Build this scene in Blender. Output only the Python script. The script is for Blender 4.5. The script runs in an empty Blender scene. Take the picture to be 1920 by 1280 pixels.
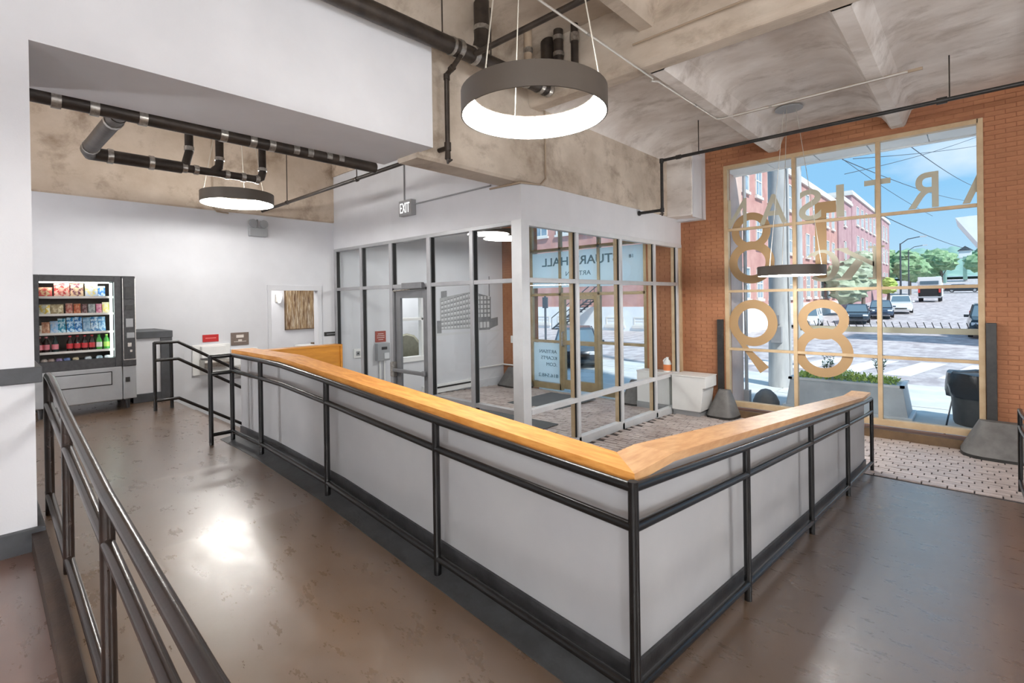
import bpy, bmesh, math, random
from mathutils import Vector, Matrix, Euler
random.seed(7)
SC = bpy.context.scene
COL = SC.collection
PI = math.pi
# ------------------------------------------------------------------ camera
cam = bpy.data.cameras.new('camera')
cam.sensor_width = 36.0
cam.lens = 17.568
cam.shift_x = 0.0039
cam.shift_y = -0.0390
cam.clip_start = 0.05
cam.clip_end = 1000
cam_o = bpy.data.objects.new('camera', cam)
COL.objects.link(cam_o)
_y, _p, _r = 0.752355, -0.003821, -0.0150754
_f = Vector((-math.sin(_y)*math.cos(_p), math.cos(_y)*math.cos(_p), math.sin(_p)))
_rt = Vector((math.cos(_y), math.sin(_y), 0))
_up = _rt.cross(_f)
_r2 = _rt*math.cos(_r) + _up*math.sin(_r)
_u2 = -_rt*math.sin(_r) + _up*math.cos(_r)
cam_o.matrix_world = Matrix(((_r2.x, _u2.x, -_f.x, 0), (_r2.y, _u2.y, -_f.y, 0), (_r2.z, _u2.z, -_f.z, 0), (0, 0, 0, 1)))
SC.camera = cam_o
# ------------------------------------------------------------------ view, world, sun
SC.view_settings.view_transform = 'Standard'
SC.view_settings.look = 'None'
SC.view_settings.gamma = 1.0
SC.view_settings.use_curve_mapping = False
SC.view_settings.exposure = 0.95
SC.cycles.max_bounces = 10
SC.cycles.diffuse_bounces = 5
SC.cycles.transparent_max_bounces = 24
SC.cycles.caustics_reflective = False
SC.cycles.caustics_refractive = False
SC.cycles.sample_clamp_indirect = 6.0
RING_E = 50.0
world = bpy.data.worlds.new('sky')
SC.world = world
world.use_nodes = True
_n, _l = world.node_tree.nodes, world.node_tree.links
_bg = _n['Background']
_tc = _n.new('ShaderNodeTexCoord')
_sep = _n.new('ShaderNodeSeparateXYZ')
_l.new(_tc.outputs['Generated'], _sep.inputs[0])
_rmp = _n.new('ShaderNodeValToRGB')
_rmp.color_ramp.elements[0].position = 0.0
_rmp.color_ramp.elements[0].color = (0.30, 0.41, 0.49, 1)
_rmp.color_ramp.elements[1].position = 0.45
_rmp.color_ramp.elements[1].color = (0.125, 0.28, 0.46, 1)
_e = _rmp.color_ramp.elements.new(0.16)
_e.color = (0.16, 0.32, 0.48, 1)
_l.new(_sep.outputs['Z'], _rmp.inputs[0])
_ns = _n.new('ShaderNodeTexNoise')
_ns.inputs['Scale'].default_value = 3.2
_ns.inputs['Detail'].default_value = 6
_mp = _n.new('ShaderNodeMapping')
_mp.inputs['Scale'].default_value = (1, 1, 2.2)
_l.new(_tc.outputs['Generated'], _mp.inputs[0])
_l.new(_mp.outputs[0], _ns.inputs['Vector'])
_cr = _n.new('ShaderNodeValToRGB')
_cr.color_ramp.elements[0].position = 0.54
_cr.color_ramp.elements[0].color = (0, 0, 0, 1)
_cr.color_ramp.elements[1].position = 0.80
_cr.color_ramp.elements[1].color = (1, 1, 1, 1)
_l.new(_ns.outputs['Fac'], _cr.inputs[0])
_mx = _n.new('ShaderNodeMixRGB')
_mx.inputs[2].default_value = (0.52, 0.54, 0.57, 1)
_l.new(_cr.outputs[0], _mx.inputs[0])
_l.new(_rmp.outputs[0], _mx.inputs[1])
_l.new(_mx.outputs[0], _bg.inputs['Color'])
_bg.inputs['Strength'].default_value = 1.05
sun = bpy.data.lights.new('sun', 'SUN')
sun.energy = 2.8
sun.angle = math.radians(3)
sun.color = (1.0, 0.97, 0.92)
sun_o = bpy.data.objects.new('sun', sun)
COL.objects.link(sun_o)
sun_o.rotation_euler = Vector((-0.60, 0.28, -0.72)).to_track_quat('-Z', 'Y').to_euler()

# ------------------------------------------------------------------ helpers
class MB:
    """collects boxes, tubes, prisms and surfaces of revolution into one mesh"""
    def __init__(s):
        s.v = []
        s.f = []
    def add(s, vs, fs):
        o = len(s.v)
        s.v += [tuple(v) for v in vs]
        s.f += [tuple(i+o for i in f) for f in fs]
        return s
    def box(s, x0, x1, y0, y1, z0, z1):
        x0, x1 = min(x0, x1), max(x0, x1); y0, y1 = min(y0, y1), max(y0, y1); z0, z1 = min(z0, z1), max(z0, z1)
        return s.add([(x0,y0,z0),(x1,y0,z0),(x1,y1,z0),(x0,y1,z0),(x0,y0,z1),(x1,y0,z1),(x1,y1,z1),(x0,y1,z1)],
              [(0,3,2,1),(4,5,6,7),(0,1,5,4),(1,2,6,5),(2,3,7,6),(3,0,4,7)])
    def hexa(s, p):
        return s.add(p, [(0,3,2,1),(4,5,6,7),(0,1,5,4),(1,2,6,5),(2,3,7,6),(3,0,4,7)])
    def tube(s, pts, r, n=10, closed=False, caps=True):
        pts = [Vector(p) for p in pts]
        m = len(pts)
        rr = r if isinstance(r, (list, tuple)) else [r]*m
        ds = []
        for i in range(m):
            if closed:
                d = (pts[(i+1) % m]-pts[i-1]).normalized()
            elif i == 0:
                d = (pts[1]-pts[0]).normalized()
            elif i == m-1:
                d = (pts[-1]-pts[-2]).normalized()
            else:
                d = ((pts[i+1]-pts[i]).normalized()+(pts[i]-pts[i-1]).normalized()).normalized()
            ds.append(d)
        a = Vector((0, 0, 1)) if abs(ds[0].z) < 0.9 else Vector((1, 0, 0))
        u = ds[0].cross(a).normalized()
        vs, fs = [], []
        for i in range(m):
            d = ds[i]
            u = (u - d*u.dot(d)).normalized()
            w = d.cross(u)
            k = 1.0
            if 0 < i < m-1 and not closed:
                c = ds[i].dot((pts[i+1]-pts[i]).normalized())
                k = 1.0/max(c, 0.6)
            for j in range(n):
                t = 2*PI*j/n
                vs.append(pts[i] + (u*math.cos(t)+w*math.sin(t))*rr[i]*k)
        for i in range(m if closed else m-1):
            for j in range(n):
                a0 = i*n+j; a1 = i*n+(j+1) % n
                b0 = ((i+1) % m)*n+j; b1 = ((i+1) % m)*n+(j+1) % n
                fs.append((a0, a1, b1, b0))
        if caps and not closed:
            fs.append(tuple(range(n-1, -1, -1)))
            fs.append(tuple(range((m-1)*n, m*n)))
        return s.add(vs, fs)
    def lathe(s, prof, c=(0,0,0), n=24, axis='z', caps=True):
        """prof: list of (radius, height)"""
        vs, fs = [], []
        for r, h in prof:
            for j in range(n):
                t = 2*PI*j/n
                p = (r*math.cos(t), r*math.sin(t), h)
                if axis == 'x':
                    p = (h, r*math.cos(t), r*math.sin(t))
                elif axis == 'y':
                    p = (r*math.sin(t), h, r*math.cos(t))
                vs.append((c[0]+p[0], c[1]+p[1], c[2]+p[2]))
        for i in range(len(prof)-1):
            for j in range(n):
                fs.append((i*n+j, i*n+(j+1) % n, (i+1)*n+(j+1) % n, (i+1)*n+j))
        if caps:
            fs.append(tuple(range(n-1, -1, -1)))
            fs.append(tuple(range((len(prof)-1)*n, len(prof)*n)))
        return s.add(vs, fs)
    def prism(s, poly, a, b, axis='y'):
        """poly in the two other axes, extruded from a to b"""
        def P(u, v, w):
            return {'y': (u, w, v), 'x': (w, u, v), 'z': (u, v, w)}[axis]
        n = len(poly)
        vs = [P(u, v, a) for u, v in poly]+[P(u, v, b) for u, v in poly]
        fs = [tuple(range(n)), tuple(range(2*n-1, n-1, -1))]
        fs += [(i, (i+1) % n, n+(i+1) % n, n+i)[::-1] for i in range(n)]
        return s.add(vs, fs)
    def strip(s, A, B):
        n = len(A)
        return s.add(list(A)+list(B), [(i, i+1, n+i+1, n+i) for i in range(n-1)])

def obj(name, mb, mat, parent=None, label=None, cat=None, group=None, kind=None, smooth=False, bevel=0.0, loc=None, rot=None):
    me = bpy.data.meshes.new(name)
    me.from_pydata(mb.v, [], mb.f)
    bm = bmesh.new()
    bm.from_mesh(me)
    bmesh.ops.recalc_face_normals(bm, faces=bm.faces)
    bm.to_mesh(me)
    bm.free()
    me.materials.append(mat)
    if smooth:
        for p in me.polygons:
            p.use_smooth = True
        try:
            me.set_sharp_from_angle(angle=math.radians(38))
        except Exception:
            pass
    o = bpy.data.objects.new(name, me)
    COL.objects.link(o)
    if bevel:
        m = o.modifiers.new('bevel', 'BEVEL')
        m.width = bevel
        m.segments = 2
        m.limit_method = 'ANGLE'
    if parent is not None:
        o.parent = parent
    if loc is not None:
        o.location = loc
    if rot is not None:
        o.rotation_euler = rot
    tag(o, label, cat, group, kind)
    return o
def tag(o, label=None, cat=None, group=None, kind=None):
    if label: o['label'] = label
    if cat: o['category'] = cat
    if group: o['group'] = group
    if kind: o['kind'] = kind
    return o
def thing(name, label, cat, loc=(0,0,0), rz=0.0, group=None, kind=None):
    o = bpy.data.objects.new(name, None)
    o.empty_display_size = 0.1
    COL.objects.link(o)
    o.location = loc
    o.rotation_euler = (0, 0, rz)
    return tag(o, label, cat, group, kind)
def struct(name, mb, mat, label=None, **k):
    return obj(name, mb, mat, label=label, kind='structure', **k)
def dup(root, loc, rz=None, label=None, group=None):
    r = root.copy(); COL.objects.link(r); r.location = loc
    if rz is not None: r.rotation_euler = (0, 0, rz)
    if label: r['label'] = label
    if group: r['group'] = group
    for ch in list(root.children):
        c = ch.copy(); COL.objects.link(c); c.parent = r
        for g in list(ch.children):
            d = g.copy(); COL.objects.link(d); d.parent = c
    return r
def text_mesh(body, size, mirror=True, spacing=1.0, depth=0.004, offset=0.0):
    """flat lettering in local x (to the right) / z, standing on z=0, thickness along y; mirrored lettering runs to -x"""
    cu = bpy.data.curves.new('lettering', 'FONT')
    cu.body = body
    cu.size = size
    cu.extrude = depth/2
    cu.space_character = spacing
    cu.offset = offset
    cu.resolution_u = 6
    to = bpy.data.objects.new('lettering', cu)
    COL.objects.link(to)
    dg = bpy.context.evaluated_depsgraph_get()
    me = bpy.data.meshes.new_from_object(to.evaluated_get(dg))
    mb = MB()
    sx = -1 if mirror else 1
    mb.v = [(sx*v.co.x, v.co.z, v.co.y) for v in me.vertices]
    mb.f = [tuple(p.vertices) for p in me.polygons]
    bpy.data.objects.remove(to)
    bpy.data.curves.remove(cu)
    bpy.data.meshes.remove(me)
    return mb
def shift(mb, dx=0, dy=0, dz=0):
    mb.v = [(x+dx, y+dy, z+dz) for x, y, z in mb.v]
    return mb
def width(mb):
    xs = [v[0] for v in mb.v]
    return min(xs), max(xs)

# ------------------------------------------------------------------ materials
def L(r, g, b):
    """sRGB 0-255 to linear"""
    def c(x):
        x /= 255.0
        return x/12.92 if x <= 0.04045 else ((x+0.055)/1.055)**2.4
    return (c(r), c(g), c(b), 1.0)
def mat(name, col, rough=0.6, metal=0.0, col2=None, scale=4.0, detail=4.0, lo=0.35, hi=0.65, bump=0.0, bscale=None, rough2=None,
        stretch=None, stain=None, emit=None, spec=None, alpha=None, rnd=0.0, coat=0.0):
    m = bpy.data.materials.new(name)
    m.use_nodes = True
    n, l = m.node_tree.nodes, m.node_tree.links
    b = n['Principled BSDF']
    b.inputs['Base Color'].default_value = col
    b.inputs['Roughness'].default_value = rough
    b.inputs['Metallic'].default_value = metal
    if spec is not None: b.inputs['Specular IOR Level'].default_value = spec
    if coat: b.inputs['Coat Weight'].default_value = coat; b.inputs['Coat Roughness'].default_value = 0.1
    if emit is not None:
        b.inputs['Emission Color'].default_value = emit[0]
        b.inputs['Emission Strength'].default_value = emit[1]
    tc = n.new('ShaderNodeTexCoord')
    out = tc.outputs['Object']
    if stretch:
        mp = n.new('ShaderNodeMapping')
        mp.inputs['Scale'].default_value = stretch
        l.new(out, mp.inputs[0]); out = mp.outputs[0]
    fac = None
    if col2 is not None or rough2 is not None:
        t = n.new('ShaderNodeTexNoise')
        t.inputs['Scale'].default_value = scale
        t.inputs['Detail'].default_value = detail
        t.inputs['Roughness'].default_value = 0.6
        l.new(out, t.inputs['Vector'])
        r = n.new('ShaderNodeMapRange')
        r.inputs['From Min'].default_value = lo
        r.inputs['From Max'].default_value = hi
        l.new(t.outputs['Fac'], r.inputs['Value'])
        fac = r.outputs[0]
    cout = None
    if col2 is not None:
        mx = n.new('ShaderNodeMixRGB')
        mx.inputs[1].default_value = col
        mx.inputs[2].default_value = col2
        l.new(fac, mx.inputs[0])
        cout = mx.outputs[0]
    if stain is not None:
        # blotches with their own outline: (colour, scale, low, high, strength)
        ts = n.new('ShaderNodeTexNoise')
        ts.inputs['Scale'].default_value = stain[1]
        ts.inputs['Detail'].default_value = 10
        ts.inputs['Roughness'].default_value = 0.68
        ts.inputs['Distortion'].default_value = 0.2
        l.new(out, ts.inputs['Vector'])
        rs = n.new('ShaderNodeMapRange')
        rs.inputs['From Min'].default_value = stain[2]
        rs.inputs['From Max'].default_value = stain[3]
        rs.inputs['To Max'].default_value = stain[4]
        l.new(ts.outputs['Fac'], rs.inputs['Value'])
        ms = n.new('ShaderNodeMixRGB')
        ms.inputs[2].default_value = stain[0]
        l.new(rs.outputs[0], ms.inputs[0])
        if cout is not None: l.new(cout, ms.inputs[1])
        else: ms.inputs[1].default_value = col
        cout = ms.outputs[0]
    if rnd:
        oi = n.new('ShaderNodeObjectInfo')
        hs = n.new('ShaderNodeHueSaturation')
        mr = n.new('ShaderNodeMapRange')
        mr.inputs['To Min'].default_value = 1-rnd
        mr.inputs['To Max'].default_value = 1+rnd
        l.new(oi.outputs['Random'], mr.inputs['Value'])
        l.new(mr.outputs[0], hs.inputs['Value'])
        if cout is not None: l.new(cout, hs.inputs['Color'])
        else: hs.inputs['Color'].default_value = col
        cout = hs.outputs[0]
    if cout is not None:
        l.new(cout, b.inputs['Base Color'])
    if rough2 is not None:
        rr = n.new('ShaderNodeMapRange')
        rr.inputs['To Min'].default_value = rough
        rr.inputs['To Max'].default_value = rough2
        l.new(fac, rr.inputs['Value'])
        l.new(rr.outputs[0], b.inputs['Roughness'])
    if bump:
        t2 = n.new('ShaderNodeTexNoise')
        t2.inputs['Scale'].default_value = bscale or scale*4
        t2.inputs['Detail'].default_value = 5
        l.new(out, t2.inputs['Vector'])
        bp = n.new('ShaderNodeBump')
        bp.inputs['Strength'].default_value = bump
        bp.inputs['Distance'].default_value = 0.02
        l.new(t2.outputs['Fac'], bp.inputs['Height'])
        l.new(bp.outputs[0], b.inputs['Normal'])
    return m
def glass_mat(name, tint=(1,1,1,1), refl=0.5, ior=1.45, rough=0.0):
    m = bpy.data.materials.new(name)
    m.use_nodes = True
    n, l = m.node_tree.nodes, m.node_tree.links
    n.remove(n['Principled BSDF'])
    t = n.new('ShaderNodeBsdfTransparent'); t.inputs[0].default_value = tint
    g = n.new('ShaderNodeBsdfGlossy'); g.inputs['Roughness'].default_value = rough
    fr = n.new('ShaderNodeFresnel'); fr.inputs['IOR'].default_value = ior
    mu = n.new('ShaderNodeMath'); mu.operation = 'MULTIPLY'; mu.inputs[1].default_value = refl
    l.new(fr.outputs[0], mu.inputs[0])
    mx = n.new('ShaderNodeMixShader')
    l.new(mu.outputs[0], mx.inputs[0]); l.new(t.outputs[0], mx.inputs[1]); l.new(g.outputs[0], mx.inputs[2])
    l.new(mx.outputs[0], n['Material Output'].inputs[0])
    return m
def film_mat(name, col, opacity):
    m = bpy.data.materials.new(name)
    m.use_nodes = True
    n, l = m.node_tree.nodes, m.node_tree.links
    n.remove(n['Principled BSDF'])
    t = n.new('ShaderNodeBsdfTransparent')
    d = n.new('ShaderNodeBsdfDiffuse'); d.inputs[0].default_value = col
    tr = n.new('ShaderNodeBsdfTranslucent'); tr.inputs[0].default_value = col
    ad = n.new('ShaderNodeMixShader'); ad.inputs[0].default_value = 0.6
    l.new(d.outputs[0], ad.inputs[1]); l.new(tr.outputs[0], ad.inputs[2])
    mx = n.new('ShaderNodeMixShader'); mx.inputs[0].default_value = opacity
    l.new(t.outputs[0], mx.inputs[1]); l.new(ad.outputs[0], mx.inputs[2])
    l.new(mx.outputs[0], n['Material Output'].inputs[0])
    return m
def emis_mat(name, col, s):
    m = bpy.data.materials.new(name)
    m.use_nodes = True
    n, l = m.node_tree.nodes, m.node_tree.links
    n.remove(n['Principled BSDF'])
    e = n.new('ShaderNodeEmission'); e.inputs[0].default_value = col; e.inputs[1].default_value = s
    l.new(e.outputs[0], n['Material Output'].inputs[0])
    return m
M = {}
M['white'] = mat('white_paint', L(213,214,218), 0.55, col2=L(206,207,211), scale=1.5, bump=0.03, bscale=90)
M['grey_white'] = mat('panel_paint', L(170,170,171), 0.5, col2=L(163,163,165), scale=2.0, bump=0.02, bscale=90)
M['trim_dark'] = mat('charcoal_paint', L(74,76,80), 0.5, col2=L(62,64,67), scale=6, bump=0.05, bscale=60)
M['base_dark'] = mat('dark_base_paint', L(44,44,46), 0.45, col2=L(66,66,68), scale=9, bump=0.1, bscale=50)
M['concrete'] = mat('concrete_ceiling', L(230,225,220), 0.85, col2=L(194,184,175), scale=1.3, detail=9, lo=0.34, hi=0.72, bump=0.3, bscale=5, stretch=(.8,1.3,1.6), stain=(L(132,114,98), 1.7, 0.51, 0.74, 0.7))
M['concrete_tan'] = mat('concrete_beam_tan', L(204,189,172), 0.85, col2=L(170,152,132), scale=1.4, detail=9, lo=0.34, hi=0.74, bump=0.3, bscale=6, stain=(L(112,88,66), 1.5, 0.52, 0.72, 0.8))
M['concrete_warm'] = mat('concrete_warm_beam', L(203,191,176), 0.85, col2=L(170,156,140), scale=1.3, detail=9, lo=0.34, hi=0.72, bump=0.3, bscale=5, stretch=(.8,1.3,1.6), stain=(L(112,92,74), 1.6, 0.50, 0.74, 0.7))
M['floor'] = None
M['rail'] = mat('black_rail_paint', L(13,13,14), 0.26, 0.0, col2=L(22,21,21), scale=20, bump=0.04, bscale=60, spec=.45)
M['rail_brown'] = mat('brown_rail_paint', L(28,21,17), 0.25, 0.1, col2=L(46,34,28), scale=9, bump=0.03, bscale=60, coat=0.1)
M['pipe'] = mat('black_iron_pipe', L(44,38,34), 0.45, 0.3, col2=L(66,57,50), scale=7, bump=0.1, bscale=40)
M['steel'] = mat('bare_steel', L(190,186,180), 0.3, 0.85, col2=L(150,146,140), scale=30)
M['conduit'] = mat('galvanised_conduit', L(206,202,196), 0.35, 0.55)
M['conduit_tan'] = mat('painted_conduit', L(160,142,122), 0.6)
M['alu'] = mat('grey_aluminium', L(172,173,176), 0.4, 0.3, col2=L(160,161,164), scale=3)
M['alu_light'] = mat('light_aluminium', L(214,216,218), 0.4, 0.15, col2=L(204,206,208), scale=3)
M['alu_tan'] = mat('bronze_tan_frame', L(196,172,138), 0.5, 0.05, col2=L(182,156,122), scale=5)
M['tan_dark'] = mat('brown_sill', L(112,88,62), 0.55, col2=L(92,72,52), scale=6)
M['gasket'] = mat('black_gasket', L(22,22,22), 0.6)
M['glass'] = glass_mat('window_glass', (0.975,0.99,0.995,1), 0.06)
M['glass_dark'] = glass_mat('tinted_glass', (0.55,0.62,0.66,1), 0.8)
M['wood'] = mat('honey_oak', L(222,158,84), 0.55, col2=L(196,130,62), scale=2.2, detail=8, stretch=(3,14,14), bump=0.03, bscale=20, spec=.3)
M['wood_pale'] = mat('pale_oak', L(208,164,118), 0.42, col2=L(184,136,92), scale=2.2, detail=8, stretch=(14,3,14), bump=0.03, bscale=20, coat=0.25)
M['wood_orange'] = mat('orange_oak_panel', L(206,140,42), 0.45, col2=L(186,120,32), scale=2, detail=7, stretch=(10,2,12), coat=0.15)
M['brick'] = mat('painted_brick', L(172,118,82), 0.75, col2=L(146,94,66), scale=1.3, detail=7, lo=0.38, hi=0.7, bump=0.2, bscale=18, rnd=0.05)
M['mortar'] = mat('brick_mortar', L(160,110,78), 0.85, col2=L(140,92,66), scale=2, bump=0.2, bscale=30)
M['paver'] = mat('clay_paver', L(202,190,184), 0.42, col2=L(166,150,144), scale=3.0, detail=7, bump=0.2, bscale=20, rnd=0.12)
M['paver_joint'] = mat('paver_joint_sand', L(70,62,60), 0.85, col2=L(54,49,47), scale=8, bump=0.2)
M['guard'] = mat('grey_moulded_guard', L(112,110,108), 0.6, col2=L(92,90,88), scale=5, bump=0.1, bscale=60)
M['rubber'] = mat('black_rubber', L(36,35,34), 0.6, col2=L(48,46,44), scale=8)
M['black'] = mat('black_metal', L(28,27,27), 0.4, col2=L(44,42,40), scale=12)
M['laminate'] = mat('white_laminate', L(226,226,224), 0.4, col2=L(218,218,216), scale=2)
M['plastic_white'] = mat('white_plastic', L(232,232,230), 0.35)
M['plastic_grey'] = mat('grey_plastic', L(150,152,154), 0.4)
M['letter_white'] = emis_mat('lit_letter', (1,1,1,1), 0.7)
M['red_sign'] = mat('red_sign', L(186,34,34), 0.45)
M['brown_sign'] = mat('brown_sign', L(122,108,98), 0.45, col2=L(110,96,88), scale=30)
M['rust_sign'] = mat('rust_red_sign', L(158,70,56), 0.5)
M['pale_print'] = mat('pale_print', L(222,214,206), 0.5)
M['ring'] = mat('taupe_lamp_shell', L(84,76,68), 0.5)
M['led'] = emis_mat('led_diffuser', (1.0, 0.98, 0.94, 1), RING_E)
M['wire'] = mat('steel_wire', L(200,196,186), 0.35, 0.6)
# ------------------------------------------------------------------ floor
def floor_material(nm, c1, c2, c3):
    m = mat(nm, c1, 0.34, col2=c2, scale=0.9, detail=10, lo=0.28, hi=0.72, bump=0.05, bscale=11, coat=1.0, stain=(c3, 0.7, 0.34, 0.90, 0.5))
    n, l = m.node_tree.nodes, m.node_tree.links
    b = n['Principled BSDF']
    b.inputs['Coat IOR'].default_value = 2.1
    # worn, scuffed sealer: streaks along x where the gloss is broken
    tc = n.new('ShaderNodeTexCoord'); mp = n.new('ShaderNodeMapping'); mp.inputs['Scale'].default_value = (1.5, 2.8, 1.0)
    mp.inputs['Rotation'].default_value = (0, 0, 0.25)
    l.new(tc.outputs['Object'], mp.inputs[0])
    t = n.new('ShaderNodeTexNoise'); t.inputs['Scale'].default_value = 3.4; t.inputs['Detail'].default_value = 12; t.inputs['Roughness'].default_value = 0.72
    l.new(mp.outputs[0], t.inputs['Vector'])
    r = n.new('ShaderNodeMapRange'); r.inputs['From Min'].default_value = 0.30; r.inputs['From Max'].default_value = 0.72
    r.inputs['To Min'].default_value = 0.22; r.inputs['To Max'].default_value = 0.42
    l.new(t.outputs['Fac'], r.inputs['Value']); l.new(r.outputs[0], b.inputs['Coat Roughness'])
    w = n.new('ShaderNodeMapRange'); w.inputs['From Min'].default_value = 0.25; w.inputs['From Max'].default_value = 0.75
    w.inputs['To Min'].default_value = 0.8; w.inputs['To Max'].default_value = 1.0
    l.new(t.outputs['Fac'], w.inputs['Value']); l.new(w.outputs[0], b.inputs['Coat Weight'])
    bp = n.new('ShaderNodeBump'); bp.inputs['Strength'].default_value = 0.12; bp.inputs['Distance'].default_value = 0.01
    l.new(t.outputs['Fac'], bp.inputs['Height']); l.new(bp.outputs[0], b.inputs['Coat Normal'])
    return m
M['floor'] = floor_material('stained_concrete_floor', L(104,79,54), L(86,64,43), L(68,50,36))
M['floor_red'] = floor_material('reddish_concrete_floor', L(112,78,62), L(96,66,52), L(78,54,42))
def ramp_z(x):
    P = [(-20,-1.335),(-4.6,-1.335),(-3.39,-1.385),(-2.15,-1.50),(-1.05,-1.60),(20,-1.60)]
    for (a, za), (b, zb) in zip(P, P[1:]):
        if a <= x <= b:
            return za+(zb-za)*(x-a)/(b-a)
def left_z(x):
    P = [(-20,-1.335),(-6,-1.335),(-4.13,-1.45),(-0.96,-1.60),(20,-1.60)]
    for (a, za), (b, zb) in zip(P, P[1:]):
        if a <= x <= b:
            return za+(zb-za)*(x-a)/(b-a)
def right_z(y):
    return -1.60-0.1025*max(0, y-1.708) if y < 7.36 else brick_z(y)
def brick_z(y):
    return -2.185-0.035*max(0, y-7.36)
fl = MB()
xs = [-9.37,-8.5,-5.95,-5.2,-4.6,-4.0,-3.39,-2.8,-2.15,-1.5,-1.05]
fl.strip([(x,1.86,ramp_z(x)) for x in xs], [(x,0.26,ramp_z(x)) for x in xs])
xs2 = [-9.37,-6,-5,-4.13,-3,-2,-1.05]
fs_ = MB(); fs_.strip([(x,0.23,left_z(x)) for x in xs2], [(x,-4.0,left_z(x)) for x in xs2])
struct('floor_side', fs_, M['floor_red'])
fl.add([(-1.07,1.86,-1.602),(-1.07,-4,-1.602),(5,-4,-1.602),(5,1.72,-1.602),(-1.07,1.72,-1.602)], [(0,1,2,3,4)] if 0 else [(4,1,2,3)])
ys = [1.708,3,4.5,6,7.36]
fl.strip([(-1.12,y,right_z(y)) for y in ys], [(5,y,right_z(y)) for y in ys])
# slab edge faces and the lower level beside the stair
fl.add([(-9.37,1.86,-1.335),(-5.4,1.86,-1.335),(-5.4,1.86,-2.3),(-9.37,1.86,-2.3)], [(0,1,2,3)])
fl.box(-9.5,-4.3,1.9,4.98,-2.3,-2.19)
floor = struct('floor', fl, M['floor'])
cb = MB()
xs3 = [-4.6,-4.13,-3.39,-2.15,-1.05,1.2]
for x0, x1 in zip(xs3, xs3[1:]):
    a, b = max(ramp_z(x0),left_z(x0)), max(ramp_z(x1),left_z(x1))
    cb.hexa([(x0,0.215,a-0.3),(x1,0.215,b-0.3),(x1,0.28,b-0.3),(x0,0.28,a-0.3),(x0,0.215,a+0.012),(x1,0.215,b+0.012),(x1,0.28,b+0.012),(x0,0.28,a+0.012)])
M['curb'] = mat('dark_brown_curb', L(62,46,36), 0.5, col2=L(48,36,30), scale=6, bump=0.1, bscale=40)
struct('trim_1', cb, M['curb'])

# brick paved lower floor: nearest pavers one by one, the rest joined
bf = MB()
for x0, x1, y0, y1 in ((-1.15,5,7.36,9.8), (-9.37,-1.15,1.95,9.8)):
    yy = [y0, 7.36, y1] if y0 < 7.36 else [y0, y1]
    if x0 < -5: yy = [4.98, 7.36, 9.8]
    bf.strip([(x0,y,brick_z(y)-0.012) for y in yy], [(x1,y,brick_z(y)-0.012) for y in yy])
bf.strip([(-4.35,y,brick_z(y)-0.012) for y in (1.95,4.98)], [(-1.15,y,brick_z(y)-0.012) for y in (1.95,4.98)])
brick_floor = struct('floor_brick_paving', bf, M['paver_joint'])
pv = MB(); pv.box(-0.107,0.107,-0.0435,0.0435,-0.03,0.0)
pv.v = [(x*(0.985 if z == 0 else 1), y*(0.94 if z == 0 else 1), z) for x, y, z in pv.v]
def spots():
    out = []
    row = 0
    y = 4.4
    while y < 9.75:
        for k in range(0, 64):
            x = -9.3+k*0.225+(0.0,0.1125,0.05,0.16)[row % 4]
            if x > 4.8: continue
            if x > -1.3 and y < 7.42: continue
            if x < -4.5 and y < 5.1: continue
            if -4.5 < x < -4.25: continue
            out.append((x, y))
        y += 0.1; row += 1
    return out
sp = spots()
sp.sort(key=lambda p: (0 if -1.2 < p[0] < 0.7 else 1 if p[0] < 0.7 else 2, (p[0]+0.0)**2+p[1]**2))
pm = None
rest = MB()
for i, (x, y) in enumerate(sp):
    z = brick_z(y)+random.uniform(-0.004,0.004)
    tz = random.uniform(-0.02,0.02)
    if i < 290:
        if pm is None:
            o = obj('brick', pv, M['paver'], parent=brick_floor); pm = o.data
        else:
            o = bpy.data.objects.new('brick', pm); COL.objects.link(o); o.parent = brick_floor
        o.location = (x, y, z); o.rotation_euler = (random.uniform(-.01,.01), random.uniform(-.01,.01), tz)
    else:
        rest.add([(x+a, y+b, z+c) for a, b, c in pv.v], [(4,5,6,7),(0,1,5,4),(1,2,6,5),(2,3,7,6),(3,0,4,7)])
obj('brick_paving', rest, M['paver'], parent=brick_floor, kind='stuff')

# ------------------------------------------------------------------ ceiling and concrete beams
cl = MB()
def ceil_profile():
    pts = []
    ribs = [-2.62+1.76*i for i in range(0,5)]
    zc, zb = 2.86, 2.565
    x = -4.36
    pts.append((x, 2.60)); pts.append((-4.30, 2.70)); pts.append((-4.1,2.80)); pts.append((-3.85,zc))
    for r in ribs:
        if r > 4.6: break
        pts += [(r-0.50,zc),(r-0.32,zc-0.025),(r-0.20,zc-0.09),(r-0.135,zc-0.19),(r-0.10,zb+0.03),(r-0.075,zb),(r+0.075,zb),(r+0.10,zb+0.03),(r+0.13,zc-0.17),(r+0.17,zc-0.07),(r+0.26,zc-0.02),(r+0.4,zc)]
    pts.append((5.0,zc))
    return pts
cp = ceil_profile()
cl.strip([(x,5.35,z) for x, z in cp], [(x,9.8,z) for x, z in cp])
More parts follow.
